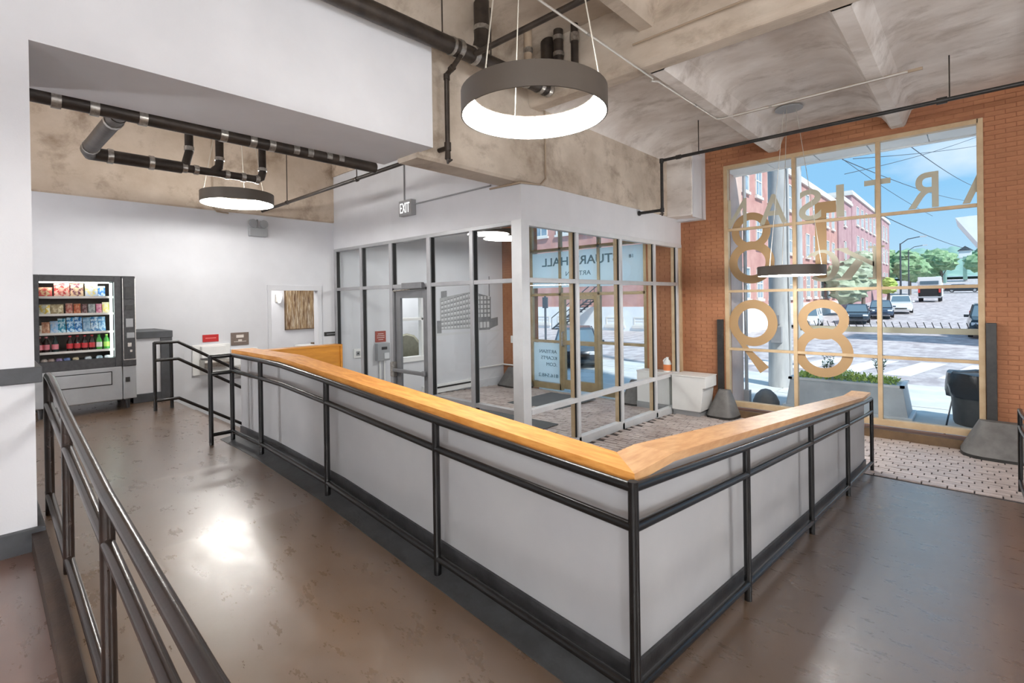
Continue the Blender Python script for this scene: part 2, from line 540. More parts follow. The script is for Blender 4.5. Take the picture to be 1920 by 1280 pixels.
# near bay, higher, with the same ribs running into the cross beam
cpn = [(x, 3.3-(2.86-z)*1.2) for x, z in cp]
cn_ = MB(); cn_.strip([(x,-4,z) for x, z in cpn], [(x,5.12,z) for x, z in cpn])
struct('ceiling_near_bay', cn_, M['concrete_warm'], smooth=True)
cl.add([(-9.5,-4,3.3),(-4.36,-4,3.3),(-4.36,9.8,3.3),(-9.5,9.8,3.3)], [(0,1,2,3)])
cl.box(-9.6,5.1,-4.1,10.2,3.42,3.6)
ceiling = struct('ceiling', cl, M['concrete'], smooth=True)
xb = MB()
xb.prism([(5.06,3.42),(5.10,2.62),(5.14,2.565),(5.33,2.565),(5.37,2.62),(5.40,3.42)], -4.36, 5.0, 'x')
struct('ceiling_cross_beam', xb, M['concrete_warm'], bevel=0.02)
mbm = MB()
mbm.prism([(-4.74,3.42),(-4.74,1.57),(-4.71,1.544),(-4.38,1.544),(-4.35,1.575),(-4.35,3.42)], 3.28, 9.8, 'y')
struct('ceiling_main_beam', mbm, M['concrete_warm'])
blk = MB(); blk.prism([(-4.36,3.0),(-4.36,1.55),(-3.89,1.53),(-3.86,1.56),(-3.86,3.0)], 9.2, 9.62, 'y')
struct('ceiling_beam_bracket', blk, M['concrete'], bevel=0.015)
bw = MB(); bw.prism([(9.64,2.9),(9.62,1.50),(9.8,1.50),(9.8,2.86)], -4.36, -3.84, 'x')
bw.box(-3.862,-3.84,9.22,9.64,1.50,2.7)
struct('trim_2', bw, M['white'])
wb = MB(); wb.prism([(-9.52,3.42),(-9.52,1.577),(-9.36,1.577),(-9.34,1.60),(-9.34,3.42)], -4, 5.0, 'y')
struct('ceiling_wall_beam', wb, M['concrete_tan'])
xb2 = MB(); xb2.box(-9.4,-4.74,4.90,5.15,2.49,3.42)
struct('ceiling_header_beam', xb2, M['concrete_tan'])

# ------------------------------------------------------------------ white walls
wbk = MB()
X0, X1 = -9.52, -9.37
wbk.box(X0,X1,-4,3.68,-2.3,1.577)
wbk.box(X0,X1,3.68,4.58,0.26,1.577)
wbk.box(X0,X1,4.58,6.47,-2.3,1.577)
wbk.box(X0,X1,6.47,7.24,0.13,1.577)
wbk.box(X0,X1,6.47,7.24,-2.3,-1.28)
wbk.box(X0,X1,7.24,9.8,-2.3,3.3)
wbk.box(X0,X1,5.0,7.24,1.577,3.3)
struct('wall_back', wbk, M['white'])
wl = MB()
wl.box(-5.04,-4.13,-4,0.243,-1.9,1.6)
wl.box(-5.04,-4.13,-4,3.30,1.6,2.67)
struct('wall_left', wl, M['white'])
tl = MB(); tl.box(-5.07,-4.098,-4,0.275,-0.453,-0.36); struct('trim_3', tl, M['trim_dark'], bevel=0.004)
tl = MB(); tl.box(-5.07,-4.095,-4,0.278,-1.60,-1.318); struct('baseboard_left', tl, M['trim_dark'], bevel=0.004)
wv = MB(); wv.box(-9.37,-4.35,4.93,5.03,1.054,1.55); wv.box(-9.37,-4.745,4.93,5.03,1.55,2.49); struct('wall_over_glazing', wv, M['white'])
wv = MB(); wv.box(-4.42,-4.35,5.03,9.8,1.054,1.56); struct('wall_over_side_glazing', wv, M['white'])
# unseen shell that closes the room
sh = MB()
sh.box(4.95,5.1,-4,9.8,-2.4,3.5); sh.box(-9.6,5.1,-4.15,-4.0,-2.0,3.5); sh.box(-9.6,-9.5,-4,0,-2,3.5)
struct('wall_right', sh, M['white'])
# the low wall with dark trim beside the vending machine
pw = MB(); pw.box(-9.37,-8.37,1.46,1.90,-1.335,-0.37); struct('wall_low_pier', pw, M['white'])
pt = MB()
pt.box(-9.37,-8.345,1.46,1.925,-0.46,-0.365)
pt.box(-9.37,-8.35,1.78,1.92,-1.335,-0.46)
pt.box(-9.37,-8.35,1.46,1.78,-1.335,-1.215)
struct('trim_4', pt, M['trim_dark'], bevel=0.004)

# ------------------------------------------------------------------ half wall with oak cap, along both ramps
hw = MB()
capL = [(-5.45,-0.46),(-4.33,-0.46),(-0.985,-0.692)]
capR = [(1.765,-0.692),(2.02,-0.692),(7.2,-1.225),(7.75,-1.245)]
wp = [(-5.45,-2.3)]+[(x,z-0.035) for x, z in capL[:2]]+[(-1.15,-0.722)]+[(-1.15,-2.3)]
hw.prism(wp, 1.84, 1.94, 'y')
wr = [(1.84,-2.4)]+[(1.84,-0.727),(2.02,-0.727),(7.2,-1.26),(7.72,-1.28),(7.72,-2.4)]
hw.prism(wr, -1.15, -1.05, 'x')
half_wall = struct('wall_half_height', hw, M['grey_white'])
def capbar(pts, a, b, th, axis):
    m = MB()
    poly = list(pts)+[(u, z-th) for u, z in reversed(pts)]
    return m.prism(poly, a, b, axis)
cL = MB()
o0, o1 = 1.765, 1.965
top = [(-5.48,-0.46),(-4.36,-0.46),(-4.29,-0.462)]
# long cap, mitred at the corner
pts = [(-5.48,-0.46,-5.48),(-4.33,-0.46,-4.33),(-0.985,-0.692,-1.185)]
A = [(x,o0,z) for x, z, xi in pts]; B = [(xi,o1,z+(0.0 if i < 2 else 0.0)) for i, (x, z, xi) in enumerate(pts)]
th = 0.038
cL.strip(A, B); cL.strip([(x,y,z-th) for x, y, z in A], [(x,y,z-th) for x, y, z in B])
cL.strip(A, [(x,y,z-th) for x, y, z in A]); cL.strip(B, [(x,y,z-th) for x, y, z in B])
for k in (0, 2):
    cL.add([A[k],B[k],(B[k][0],B[k][1],B[k][2]-th),(A[k][0],A[k][1],A[k][2]-th)], [(0,1,2,3)])
obj('wood_cap', cL, M['wood'], parent=half_wall, label='honey oak cap on the long half wall')
cR = MB()
i0, i1 = -0.985, -1.185
pr = [(1.765,1.965,-0.692),(2.12,2.12,-0.692),(7.2,7.2,-1.225),(7.76,7.76,-1.245)]
A = [(i0,a,z) for a, b, z in pr]; B = [(i1,b,z) for a, b, z in pr]
cR.strip(A, B); cR.strip([(x,y,z-th) for x, y, z in A], [(x,y,z-th) for x, y, z in B])
cR.strip(A, [(x,y,z-th) for x, y, z in A]); cR.strip(B, [(x,y,z-th) for x, y, z in B])
for k in (0, 3):
    cR.add([A[k],B[k],(B[k][0],B[k][1],B[k][2]-th),(A[k][0],A[k][1],A[k][2]-th)], [(0,1,2,3)])
obj('wood_cap', cR, M['wood_pale'], parent=half_wall, label='paler oak cap on the half wall towards the window')
bs = MB()
xs = [-5.45,-4.6,-3.39,-2.15,-1.05]
for x0, x1 in zip(xs, xs[1:]):
    a, b = ramp_z(x0), ramp_z(x1)
    bs.hexa([(x0,1.825,a-.1),(x1,1.825,b-.1),(x1,1.842,b-.1),(x0,1.842,a-.1),(x0,1.825,a+.10),(x1,1.825,b+.10),(x1,1.842,b+.10),(x0,1.842,a+.10)])
ysr = [1.825,3,4.5,6,7.36,7.72]
for y0, y1 in zip(ysr, ysr[1:]):
    a, b = right_z(y0), right_z(y1)
    bs.hexa([(-1.052,y0,a-.1),(-1.035,y0,a-.1),(-1.035,y1,b-.1),(-1.052,y1,b-.1),(-1.052,y0,a+.10),(-1.035,y0,a+.10),(-1.035,y1,b+.10),(-1.052,y1,b+.10)])
obj('base_strip', bs, M['base_dark'], parent=half_wall, label='black base strip')
ks = MB()
for x0, x1 in zip(xs, xs[1:]):
    a, b = ramp_z(x0), ramp_z(x1)
    ks.hexa([(x0,1.64,a-.05),(x1,1.64,b-.05),(x1,1.83,b-.05),(x0,1.83,a-.05),(x0,1.64,a+.004),(x1,1.64,b+.004),(x1,1.83,b+.03),(x0,1.83,a+.03)])
M['curb_grey'] = mat('grey_floor_border', L(66,68,70), 0.5, col2=L(50,51,52), scale=7, bump=0.1, bscale=40)
obj('floor_border', ks, M['curb_grey'], parent=half_wall, label='dark grey painted border')
# wood-faced guard wall along the stair
og = MB(); og.box(-5.45,-5.33,1.96,2.86,-2.3,-0.50)
gw = struct('wall_stair_guard', og, M['wood_orange'])
og = MB(); og.box(-5.47,-5.31,1.945,2.88,-0.50,-0.482); og.box(-5.47,-5.315,2.86,2.885,-2.3,-0.482)
obj('edge_trim', og, M['wood_orange'], parent=gw)

# stairs
stair = thing('stair', 'short concrete stair going down from the landing beside the white wall', 'stair', (-7.2,1.86,-2.19))
for i in range(4):
    t = MB(); t.box(-1.9,1.66,0.0+0.27*i,0.27*(i+1),0.0,0.684-0.171*i)
    obj('step', t, M['floor'], parent=stair)

# ------------------------------------------------------------------ brick front wall with its openings
fw = MB()
Y0, Y1 = 9.812, 10.15
openings = [(-8.42,-5.13,-2.5,1.95),(-3.50,0.09,-2.16,2.48),(0.95,4.5,-2.16,2.48)]
zt = 3.42
fw.box(-9.52,-8.42,Y0,Y1,-2.6,zt); fw.box(-5.13,-3.50,Y0,Y1,-2.6,zt); fw.box(0.09,0.95,Y0,Y1,-2.6,zt); fw.box(4.5,5.1,Y0,Y1,-2.6,zt)
fw.box(-8.42,-5.13,Y0,Y1,1.95,zt); fw.box(-3.5,0.09,Y0,Y1,2.48,zt); fw.box(0.95,4.5,Y0,Y1,2.48,zt)
fw.box(-3.5,0.09,Y0,Y1,-2.6,-2.16); fw.box(0.95,4.5,Y0,Y1,-2.6,-2.16)
wall_front = struct('wall_front', fw, M['mortar'])
bk = MB(); bk.box(-0.103,0.103,-0.006,0.02,-0.031,0.031)
bk.v = [(x*(0.99 if y < 0 else 1), y, z*(0.96 if y < 0 else 1)) for x, y, z in bk.v]
bl = []
row = 0; z = -2.25
def clip_row(z):
    """free stretches of the wall in this course"""
    segs = [(-9.36, 0.92)]
    for a, b, c, d in openings:
        if c-0.03 < z < d+0.03:
            out = []
            for s, e in segs:
                if b <= s or a >= e: out.append((s, e)); continue
                if a > s: out.append((s, a))
                if b < e: out.append((b, e))
            segs = out
    return segs
while z < 2.86:
    for s, e in clip_row(z):
        k = math.floor((s-(0.107 if row % 2 else 0))/0.214)
        x = k*0.214+(0.107 if row % 2 else 0)
        while x < e:
            lo, hi = max(x+0.004, s), min(x+0.210, e)
            if hi-lo > 0.02: bl.append(((lo+hi)/2, z, (hi-lo)/0.206))
            x += 0.214
    z += 0.067; row += 1
def rank(p):
    x, z, s = p
    if 0.1 < x < 0.62 and -1.9 < z < 2.85: return 0
    if -4.3 < x < -3.5 and -1.5 < z < 2.5: return 1
    return 2
bl.sort(key=lambda p: (rank(p), abs(p[1])))
brick_data = None
rest = MB()
for i, (x, z, s) in enumerate(bl):
    dy = random.uniform(-0.0015,0.0015)
    if i < 295:
        if brick_data is None:
            o = obj('brick', bk, M['brick'], parent=wall_front); brick_data = o.data
        else:
            o = bpy.data.objects.new('brick', brick_data); COL.objects.link(o); o.parent = wall_front
        o.location = (x, 9.812+dy, z); o.scale = (s,1,1)
    else:
        rest.add([(x+a*s, 9.812+dy+b, z+c) for a, b, c in bk.v], [(0,1,5,4),(0,3,2,1),(4,5,6,7),(1,2,6,5),(3,0,4,7)])
obj('brickwork', rest, M['brick'], parent=wall_front, kind='stuff')
bb = MB(); bb.box(-3.52,0.12,9.74,9.82,-2.34,-2.14); struct('baseboard_front', bb, M['tan_dark'])

# ------------------------------------------------------------------ glazing helper
def pane(name, x0, x1, y0, y1, z0, z1, parent, m=None):
    b = MB(); b.box(x0,x1,y0,y1,z0,z1)
    return obj(name, b, m or M['glass'], parent=parent)
def front_window(nm, cols, rows, yc, w=0.03, edge=0.05, m=None, d=0.06, skip=()):
    """window in a y=const plane; returns the root"""
    m = m or M['alu_tan']
    x0, x1, z0, z1 = cols[0], cols[-1], rows[0], rows[-1]
    r = thing(nm, None, None, ((x0+x1)/2, yc, z0), kind='structure')
    ox, oz = (x0+x1)/2, z0
    f = MB()
    f.box(x0-edge-ox,x0+edge*.4-ox,-d,d,-edge,z1-z0+edge); f.box(x1-edge*.4-ox,x1+edge-ox,-d,d,-edge,z1-z0+edge)
    f.box(x0-ox,x1-ox,-d,d,z1-z0-edge*.4,z1-z0+edge); f.box(x0-ox,x1-ox,-d,d,-edge*1.6,edge*.4)
    obj('window_frame', f, m, parent=r, bevel=0.004)
    for c in cols[1:-1]:
        b = MB(); b.box(c-w-ox,c+w-ox,-d*.85,d*.85,0,z1-z0); obj('mullion', b, m, parent=r, bevel=0.003)
    for k in rows[1:-1]:
        b = MB(); b.box(x0-ox,x1-ox,-d*.7,d*.7,k-w*.8-oz,k+w*.8-oz); obj('transom', b, m, parent=r, bevel=0.003)
    for i in range(len(cols)-1):
        for j in range(len(rows)-1):
            if (i, j) in skip: continue
            pane('pane', cols[i]-ox, cols[i+1]-ox, -0.004, 0.004, rows[j]-oz, rows[j+1]-oz, r)
    return r
win1 = front_window('window_1', [-3.45,-2.31,-1.118,0.045], [-2.0,-1.0,0.093,1.254,2.43], 9.86)
win5 = front_window('window_5', [1.0,2.2,3.3,4.45], [-2.0,-1.0,0.093,1.254,2.43], 9.86)
# ------------------------------------------------------------------ vestibule glazing, left face (y = 4.98)
Ys = 4.98
XS = [-9.33,-8.36,-7.385,-6.33,-5.335,-4.44]
ZT, ZL, ZB, ZH = 0.255, -1.52, -2.19, 1.0
g = thing('window_2', None, None, (-6.9,Ys,-2.2), kind='structure')
def G(name, x0, x1, y0, y1, z0, z1, m, o=(-6.9,Ys,-2.2), par=None, bevel=0.003):
    b = MB(); b.box(x0-o[0],x1-o[0],y0-o[1],y1-o[1],z0-o[2],z1-o[2])
    return obj(name, b, m, parent=par if par is not None else g, bevel=bevel)
G('header', -9.37,-4.50,Ys-.05,Ys+.05,ZH,1.056, M['alu'])
for i, x in enumerate(XS[:-1]):
    w = 0.035 if i not in (2,3) else 0.045
    G('mullion', x-w,x+w,Ys-.055,Ys+.055,ZB,ZH, M['alu'])
    G('gasket', x+w,x+w+0.012,Ys-.03,Ys+.03,ZB,ZH, M['gasket'], bevel=0)
G('corner_post', -4.52,-4.34,Ys-.07,Ys+.09,-2.25,1.056, M['alu_light'])
for a, b in zip(XS, XS[1:]):
    G('transom', a+.035,b-.035,Ys-.045,Ys+.045,ZT-.03,ZT+.03, M['alu'])
    if not (-7.5 < a < -7.3):
        G('transom', a+.035,b-.035,Ys-.045,Ys+.045,ZL-.03,ZL+.03, M['alu'])
        G('bottom_rail', a+.035,b-.035,Ys-.05,Ys+.05,-2.25,-2.12, M['alu'])
        G('pane', a+.03,b-.03,Ys-.004,Ys+.004,ZB,ZL, M['glass'], bevel=0)
        G('pane', a+.03,b-.03,Ys-.004,Ys+.004,ZL,ZT, M['glass'], bevel=0)
    G('pane', a+.03,b-.03,Ys-.004,Ys+.004,ZT,ZH, M['glass'], bevel=0)
# the aluminium door
d = thing('door_1', None, None, (-7.34,Ys,-2.19), kind='structure')
dm = M['alu_dark'] = mat('dark_aluminium', L(128,129,132), 0.42, 0.35, col2=L(116,117,120), scale=3)
D = lambda name, *a, **k: G(name, *a, o=(-7.34,Ys,-2.19), par=d, **k)
D('door_frame', -7.34,-7.29,Ys-.055,Ys+.055,-2.19,0.225, dm)
D('door_frame', -6.42,-6.375,Ys-.055,Ys+.055,-2.19,0.225, dm)
D('door_frame', -7.34,-6.375,Ys-.055,Ys+.055,0.18,0.225, dm)
D('door_stile', -7.285,-7.16,Ys-.025,Ys+.025,-2.17,0.175, dm)
D('door_stile', -6.52,-6.425,Ys-.025,Ys+.025,-2.17,0.175, dm)
D('door_rail', -7.16,-6.52,Ys-.025,Ys+.025,0.05,0.175, dm)
D('door_rail', -7.16,-6.52,Ys-.025,Ys+.025,-2.17,-1.92, dm)
D('pane', -7.17,-6.51,Ys-.004,Ys+.004,-1.93,0.06, M['glass'], bevel=0)
pb = D('push_bar', -7.33,-6.40,Ys-.12,Ys-.07,-1.20,-1.14, M['alu_dark'], bevel=0.012)
b = MB(); b.box(0,0.075,-.13,-.02,0.90,1.16); obj('push_bar_housing', b, M['steel'], parent=d, bevel=0.02)
b = MB(); b.box(0.84,0.93,-.10,-.02,0.98,1.06); obj('push_bar_end', b, M['alu_dark'], parent=d, bevel=0.01)
D('door_closer', -6.98,-6.44,Ys-.12,Ys-.055,0.20,0.30, dm, bevel=0.008)
b = MB(); b.tube([(0.55,-.09,2.38),(0.25,-.2,2.36),(0.1,-.06,2.34)], 0.012, 6); obj('closer_arm', b, M['steel'], parent=d)
# ------------------------------------------------------------------ vestibule glazing, right face (x = -4.35)
Xs = -4.39
YS = [5.05,6.17,7.43,8.64,9.60]
g2 = thing('window_3', None, None, (Xs,7.3,-2.2), kind='structure')
def H(name, y0, y1, x0, x1, z0, z1, m, bevel=0.003):
    b = MB(); b.box(x0-Xs,x1-Xs,y0-7.3,y1-7.3,z0+2.2,z1+2.2)
    return obj(name, b, m, parent=g2, bevel=bevel)
H('header', 5.05,9.80,Xs-.05,Xs+.05,0.985,1.056, M['alu_light'])
for i, y in enumerate(YS[1:]):
    H('mullion', y-.03,y+.04,Xs-.055,Xs+.05,-2.2,0.985, M['alu_light'])
    H('gasket', y-.05,y-.03,Xs-.05,Xs+.02,-2.2,0.985, M['gasket'], bevel=0)
    H('mullion_return', y-.075,y-.05,Xs-.055,Xs+.0,-2.2,0.985, M['alu_tan'], bevel=0)
H('mullion', 9.74,9.81,Xs-.05,Xs+.05,-2.25,1.0, M['alu_tan'])
for a, b_ in zip(YS, YS[1:]+[9.74]):
    if a > 9.5: continue
    H('transom', a+.03,b_-.03,Xs-.045,Xs+.05,ZT-.03,ZT+.035, M['alu_light'])
    H('transom', a+.03,b_-.03,Xs-.045,Xs+.05,-1.55,-1.48, M['alu_light'])
    zb = brick_z((a+b_)/2)
    H('bottom_rail', a-.03,b_+.03,Xs-.05,Xs+.06,zb-.02,zb+.11, M['alu_light'])
    H('pane', a+.03,b_-.03,Xs-.004,Xs+.004,-2.2,-1.5, M['glass'], bevel=0)
    H('pane', a+.03,b_-.03,Xs-.004,Xs+.004,-1.5,ZT, M['glass'], bevel=0)
    H('pane', a+.03,b_-.03,Xs-.004,Xs+.004,ZT,1.0, M['glass'], bevel=0)
# ------------------------------------------------------------------ entrance in the front wall, inside the vestibule
cols = [-8.38,-7.46,-6.35,-5.18]
en = thing('door_2', None, None, (-6.78,9.88,-2.25), kind='structure')
def E_(name, x0, x1, z0, z1, m=None, y=0.045, bevel=0.003, dy=0):
    b = MB(); b.box(x0+6.78,x1+6.78,-y+dy,y+dy,z0+2.25,z1+2.25)
    return obj(name, b, m or M['bronze'], parent=en, bevel=bevel)
M['bronze'] = mat('bronze_frame', L(168,150,116), 0.45, 0.2, col2=L(150,134,102), scale=5)
for x in cols: E_('mullion', x-.035,x+.035,-2.25,1.95)
for z in (1.22, 0.11): E_('transom', -8.38,-5.18,z-.035,z+.035)
E_('transom', -8.38,-5.18,1.9,1.96); E_('bottom_rail', -8.38,-7.46,-2.25,-2.1); E_('bottom_rail', -6.35,-5.18,-2.25,-2.1)
E_('transom', -8.35,-7.49,-1.09,-1.03); E_('transom', -6.32,-5.21,-1.06,-1.0)
E_('door_stile', -7.42,-7.33,-2.2,0.07); E_('door_stile', -6.48,-6.39,-2.2,0.07)
E_('door_rail', -7.33,-6.48,-2.2,-1.98); E_('door_rail', -7.33,-6.48,-1.12,-1.02); E_('door_rail', -7.33,-6.48,-.02,.07)
b = MB(); b.tube([(-7.36+6.78,-.05,1.10),(-7.36+6.78,-.12,1.12),(-7.36+6.78,-.12,1.42),(-7.36+6.78,-.05,1.44)], 0.014, 8); obj('door_handle', b, M['steel'], parent=en)
for a, b_ in zip(cols, cols[1:]):
    for z0, z1 in ((-2.2,-1.05),(-1.05,0.11),(0.11,1.22),(1.22,1.93)):
        E_('pane', a+.03,b_-.03,z0,z1, M['glass'], y=0.004, bevel=0)
# pale blue lettering film on the entrance
M['film'] = film_mat('pale_blue_film', (0.80,0.93,0.97,1), 0.8)
M['ink'] = mat('dark_teal_lettering', L(78,106,116), 0.6)
fm = thing('window_film', 'pale blue film band with mirrored dark lettering above the entrance doors', 'sign', (-6.78,9.86,0.28))
for a, b_ in zip(cols, cols[1:]):
    b = MB(); b.box(a+.04+6.78,b_-.04+6.78,-.002,.002,0.0,0.88); obj('film', b, M['film'], parent=fm)
def letters(root, body, size, xl, z, y, m, spacing=1.0, fit=None, name='lettering', hfit=None, off=0.0):
    """mirrored lettering whose right end (start of the word) sits at xl (root space)"""
    t = text_mesh(body, size, True, spacing, offset=off)
    lo, hi = width(t)
    zs = [v[2] for v in t.v]
    k = (fit/(hi-lo)) if fit else 1.0
    kz = (hfit/(max(zs)-min(zs))) if hfit else 1.0
    zmin = min(zs)
    t.v = [((x-hi)*k+xl, yy+y, (zz-zmin)*kz+z) for x, yy, zz in t.v]
    return split_letters(t, m, root)
def split_letters(t, m, root):
    """one part per letter: connected pieces of the text mesh"""
    par = list(range(len(t.v)))
    def find(i):
        while par[i] != i: par[i] = par[par[i]]; i = par[i]
        return i
    key = {}
    for i, v in enumerate(t.v):
        k = tuple(round(c, 5) for c in v)
        if k in key: par[find(i)] = find(key[k])
        else: key[k] = i
    for f in t.f:
        for a in f[1:]: par[find(a)] = find(f[0])
    isl = {}
    for f in t.f: isl.setdefault(find(f[0]), []).append(f)
    for fs in isl.values():
        ids = sorted({i for f in fs for i in f}); mp = {i: k for k, i in enumerate(ids)}
        b = MB(); b.v = [t.v[i] for i in ids]; b.f = [tuple(mp[i] for i in f) for f in fs]
        obj('letter', b, m, parent=root)
letters(fm, 'STUART HALL', 0.3, -5.82+6.78, 0.53, -.012, M['ink'], fit=2.2, hfit=0.21, off=0.004)
letters(fm, 'ARTISAN', 0.16, -6.56+6.78, 0.275, -.012, M['ink'], fit=0.72, hfit=0.11)
letters(fm, '18', 0.1, -5.46+6.78, 0.6, -.012, M['ink'], hfit=0.08, fit=0.1)
fm2 = thing('window_film', 'pale blue film with mirrored address lettering on the sidelight beside the entrance door', 'sign', (-7.92,9.86,-2.08))
b = MB(); b.box(-.41,.41,-.002,.002,0,0.98); obj('film', b, M['film'], parent=fm2)
for k, (tx, wd) in enumerate((('ARTISAN',.55),('KCAPTS',.5),('.COM',.33))):
    letters(fm2, tx, 0.12, 0.33, 0.72-0.16*k, -.012, M['ink'], fit=wd, hfit=0.085)
letters(fm2, '816.548.2', 0.12, 0.36, 0.12, -.012, M['ink'], fit=.62, hfit=0.085)

# ------------------------------------------------------------------ vinyl lettering on the big window (reads from outside)
M['vinyl_tan'] = mat('tan_vinyl', L(160,130,92), 0.6)
M['vinyl_grey'] = mat('grey_vinyl', L(176,172,154), 0.6)
YV = 9.845
word = thing('window_lettering', 'beige mirrored letters spelling ARTISAN across the top of the big window', 'lettering', (-1.7,YV,1.29))
def glyph(root, ch, xc, zb, w, h, m, name='letter', off=0.0):
    t = text_mesh(ch, 1.0, True, offset=off)
    lo, hi = width(t); zs = [v[2] for v in t.v]; z0, z1 = min(zs), max(zs)
    t.v = [((x-(lo+hi)/2)*w/(hi-lo)+xc, yy, (zz-z0)*h/(z1-z0)+zb) for x, yy, zz in t.v]
    return obj(name, t, m, parent=root)
for ch, xc, w in (('A',0.10,.46),('R',-.57,.36),('T',-1.13,.34),('I',-1.63,.11),('S',-2.07,.34),('A',-2.65,.46),('N',-3.27,.34)):
    glyph(word, ch, xc+1.7, 0.0 if ch != 'S' else -.01, w, 0.535, M['vinyl_grey'], off=0.012)
def ring2d(mb, cx, cz, rx, rz, tx, tz, y0=-.002, y1=.002, n=40, a0=0, a1=2*PI, clip=None):
    pts_o, pts_i = [], []
    full = abs(a1-a0-2*PI) < 1e-6
    k = n+1
    for i in range(k):
        t = a0+(a1-a0)*i/n
        pts_o.append((cx+rx*math.cos(t), cz+rz*math.sin(t)))
        pts_i.append((cx+(rx-tx)*math.cos(t), cz+(rz-tz)*math.sin(t)))
    for i in range(n):
        q = [pts_o[i],pts_o[i+1],pts_i[i+1],pts_i[i]]
        mb.hexa([(q[0][0],y0,q[0][1]),(q[1][0],y0,q[1][1]),(q[2][0],y0,q[2][1]),(q[3][0],y0,q[3][1]),(q[0][0],y1,q[0][1]),(q[1][0],y1,q[1][1]),(q[2][0],y1,q[2][1]),(q[3][0],y1,q[3][1])])
nm = thing('window_numerals', 'large tan numerals 18 and 89 stacked on the big window', 'lettering', (-2.5,YV+.008,-1.4))
def P(mb): return shift(mb, 2.5, 0, 1.4)
m8 = MB(); ring2d(m8, -3.035,1.20,.34,.345,.135,.135); ring2d(m8, -3.03,0.62,.395,.39,.15,.15, -.004, -.001)
obj('numeral', P(m8), M['vinyl_tan'], parent=nm, label='tan numeral 8 in the upper left')
m1 = MB(); m1.box(-2.0,-1.83,-.002,.002,0.28,1.57); m1.box(-2.0,-1.69,-.0021,.0021,1.38,1.575)
obj('numeral', P(m1), M['vinyl_tan'], parent=nm, label='tan numeral 1')
m9 = MB(); ring2d(m9, -3.02,-.50,.42,.43,.16,.16)
m9.prism([(-3.40,-.68),(-3.20,-.86),(-2.75,-1.30),(-2.90,-1.42)], -.004, -.001, 'y')
obj('numeral', P(m9), M['vinyl_tan'], parent=nm, label='tan numeral 9 with a straight slanting leg')
m8 = MB(); ring2d(m8, -1.90,-.42,.375,.34,.14,.14); ring2d(m8, -1.90,-.98,.43,.42,.155,.155, -.004, -.001)
obj('numeral', P(m8), M['vinyl_tan'], parent=nm, label='tan numeral 8 in the lower right')
kc = thing('window_lettering', 'grey mirrored serif letters KC in the middle of the big window', 'lettering', (-1.6,YV-.004,0.24))
K = MB()
K.box(0.40,0.50,-.002,.002,0,0.53); K.box(0.34,0.56,-.0021,.0021,0,0.03); K.box(0.34,0.56,-.0021,.0021,0.50,0.53)
K.prism([(0.42,0.20),(0.42,0.28),(0.02,0.53),(-.06,0.53),(-.06,0.50)], -.002, .002, 'y')
K.prism([(0.28,0.28),(0.18,0.34),(-.06,0.0),(0.10,0.0)], -.002, .002, 'y')
K.box(-.10,0.12,-.0021,.0021,0,0.03); K.box(-.13,0.08,-.0021,.0021,0.50,0.53)
obj('letter', K, M['vinyl_grey'], parent=kc)
Cm = MB(); ring2d(Cm, -.30,0.255,.25,.27,.10,.05, a0=-2.3, a1=2.35, n=30)
Cm.prism([(-.52,0.40),(-.47,0.40),(-.44,0.50),(-.50,0.44)], -.002,.002,'y')
obj('letter', Cm, M['vinyl_grey'], parent=kc)

# ------------------------------------------------------------------ railings
def railing(nm, label, runs, posts, m, r, group=None, base=(0,0,0), rp=None):
    root = thing(nm, label, 'railing', base, group=group)
    bx, by, bz = base
    for name, pts in runs:
        b = MB(); b.tube([(x-bx,y-by,z-bz) for x, y, z in pts], r, 12)
        obj(name, b, m, parent=root, smooth=True)
    for x, y, z0, z1 in posts:
        b = MB(); b.tube([(x-bx,y-by,z0-bz),(x-bx,y-by,z1-bz)], rp or r*1.05, 12)
        obj('post', b, m, parent=root, smooth=True)
    return root
Yc, Xc = 1.708, -0.96
long_top = [(-5.30,Yc,-.50),(-4.59,Yc,-.502),(-4.15,Yc,-.512),(-3.39,Yc,-.560),(-2.153,Yc,-.652),(-0.96,Yc,-.724)]
right_top = [(Xc,Yc,-.724),(Xc,2.98,-.858),(Xc,4.50,-1.012),(Xc,6.04,-1.166),(Xc,7.3,-1.285),(Xc,7.62,-1.30)]
def dz(pts, k): return [(x,y,z+k) for x, y, z in pts]
long_bot = [(-5.30,Yc,-1.24),(-4.5,Yc,-1.235),(-3.39,Yc,-1.285),(-2.153,Yc,-1.40),(-0.96,Yc,-1.50)]
right_bot = [(Xc,Yc,-1.50),(Xc,3,-1.635),(Xc,4.5,-1.79),(Xc,6.04,-1.945),(Xc,7.62,-2.09)]
posts = [(-5.30,Yc,-1.335,-.50),(-4.59,Yc,-1.335,-.502),(-3.39,Yc,-1.385,-.560),(-2.153,Yc,-1.50,-.652),(Xc,Yc,-1.60,-.70)]
posts += [(Xc,y,right_z(y),z) for y, z in ((2.99,-.858),(4.505,-1.012),(6.04,-1.166),(7.62,-1.30))]
runs = [('top_rail', long_top),('top_rail', right_top),('mid_rail', dz(long_top,-.152)),('mid_rail', dz(right_top,-.155)),('bottom_rail', long_bot),('bottom_rail', right_bot)]
# the short return at the landing end
runs += [('top_rail', [(-5.30,Yc,-.50),(-5.30,1.52,-.50)]),('mid_rail', [(-5.30,Yc,-.66),(-5.30,1.52,-.66)]),('bottom_rail', [(-5.30,Yc,-1.24),(-5.30,1.52,-1.24)])]
posts.append((-5.30,1.52,-1.335,-.49))
railing('ramp_railing', 'long black pipe railing along both sides of the white half wall corner', runs, posts, M['rail'], 0.0195, base=(-0.96,1.708,-1.6))
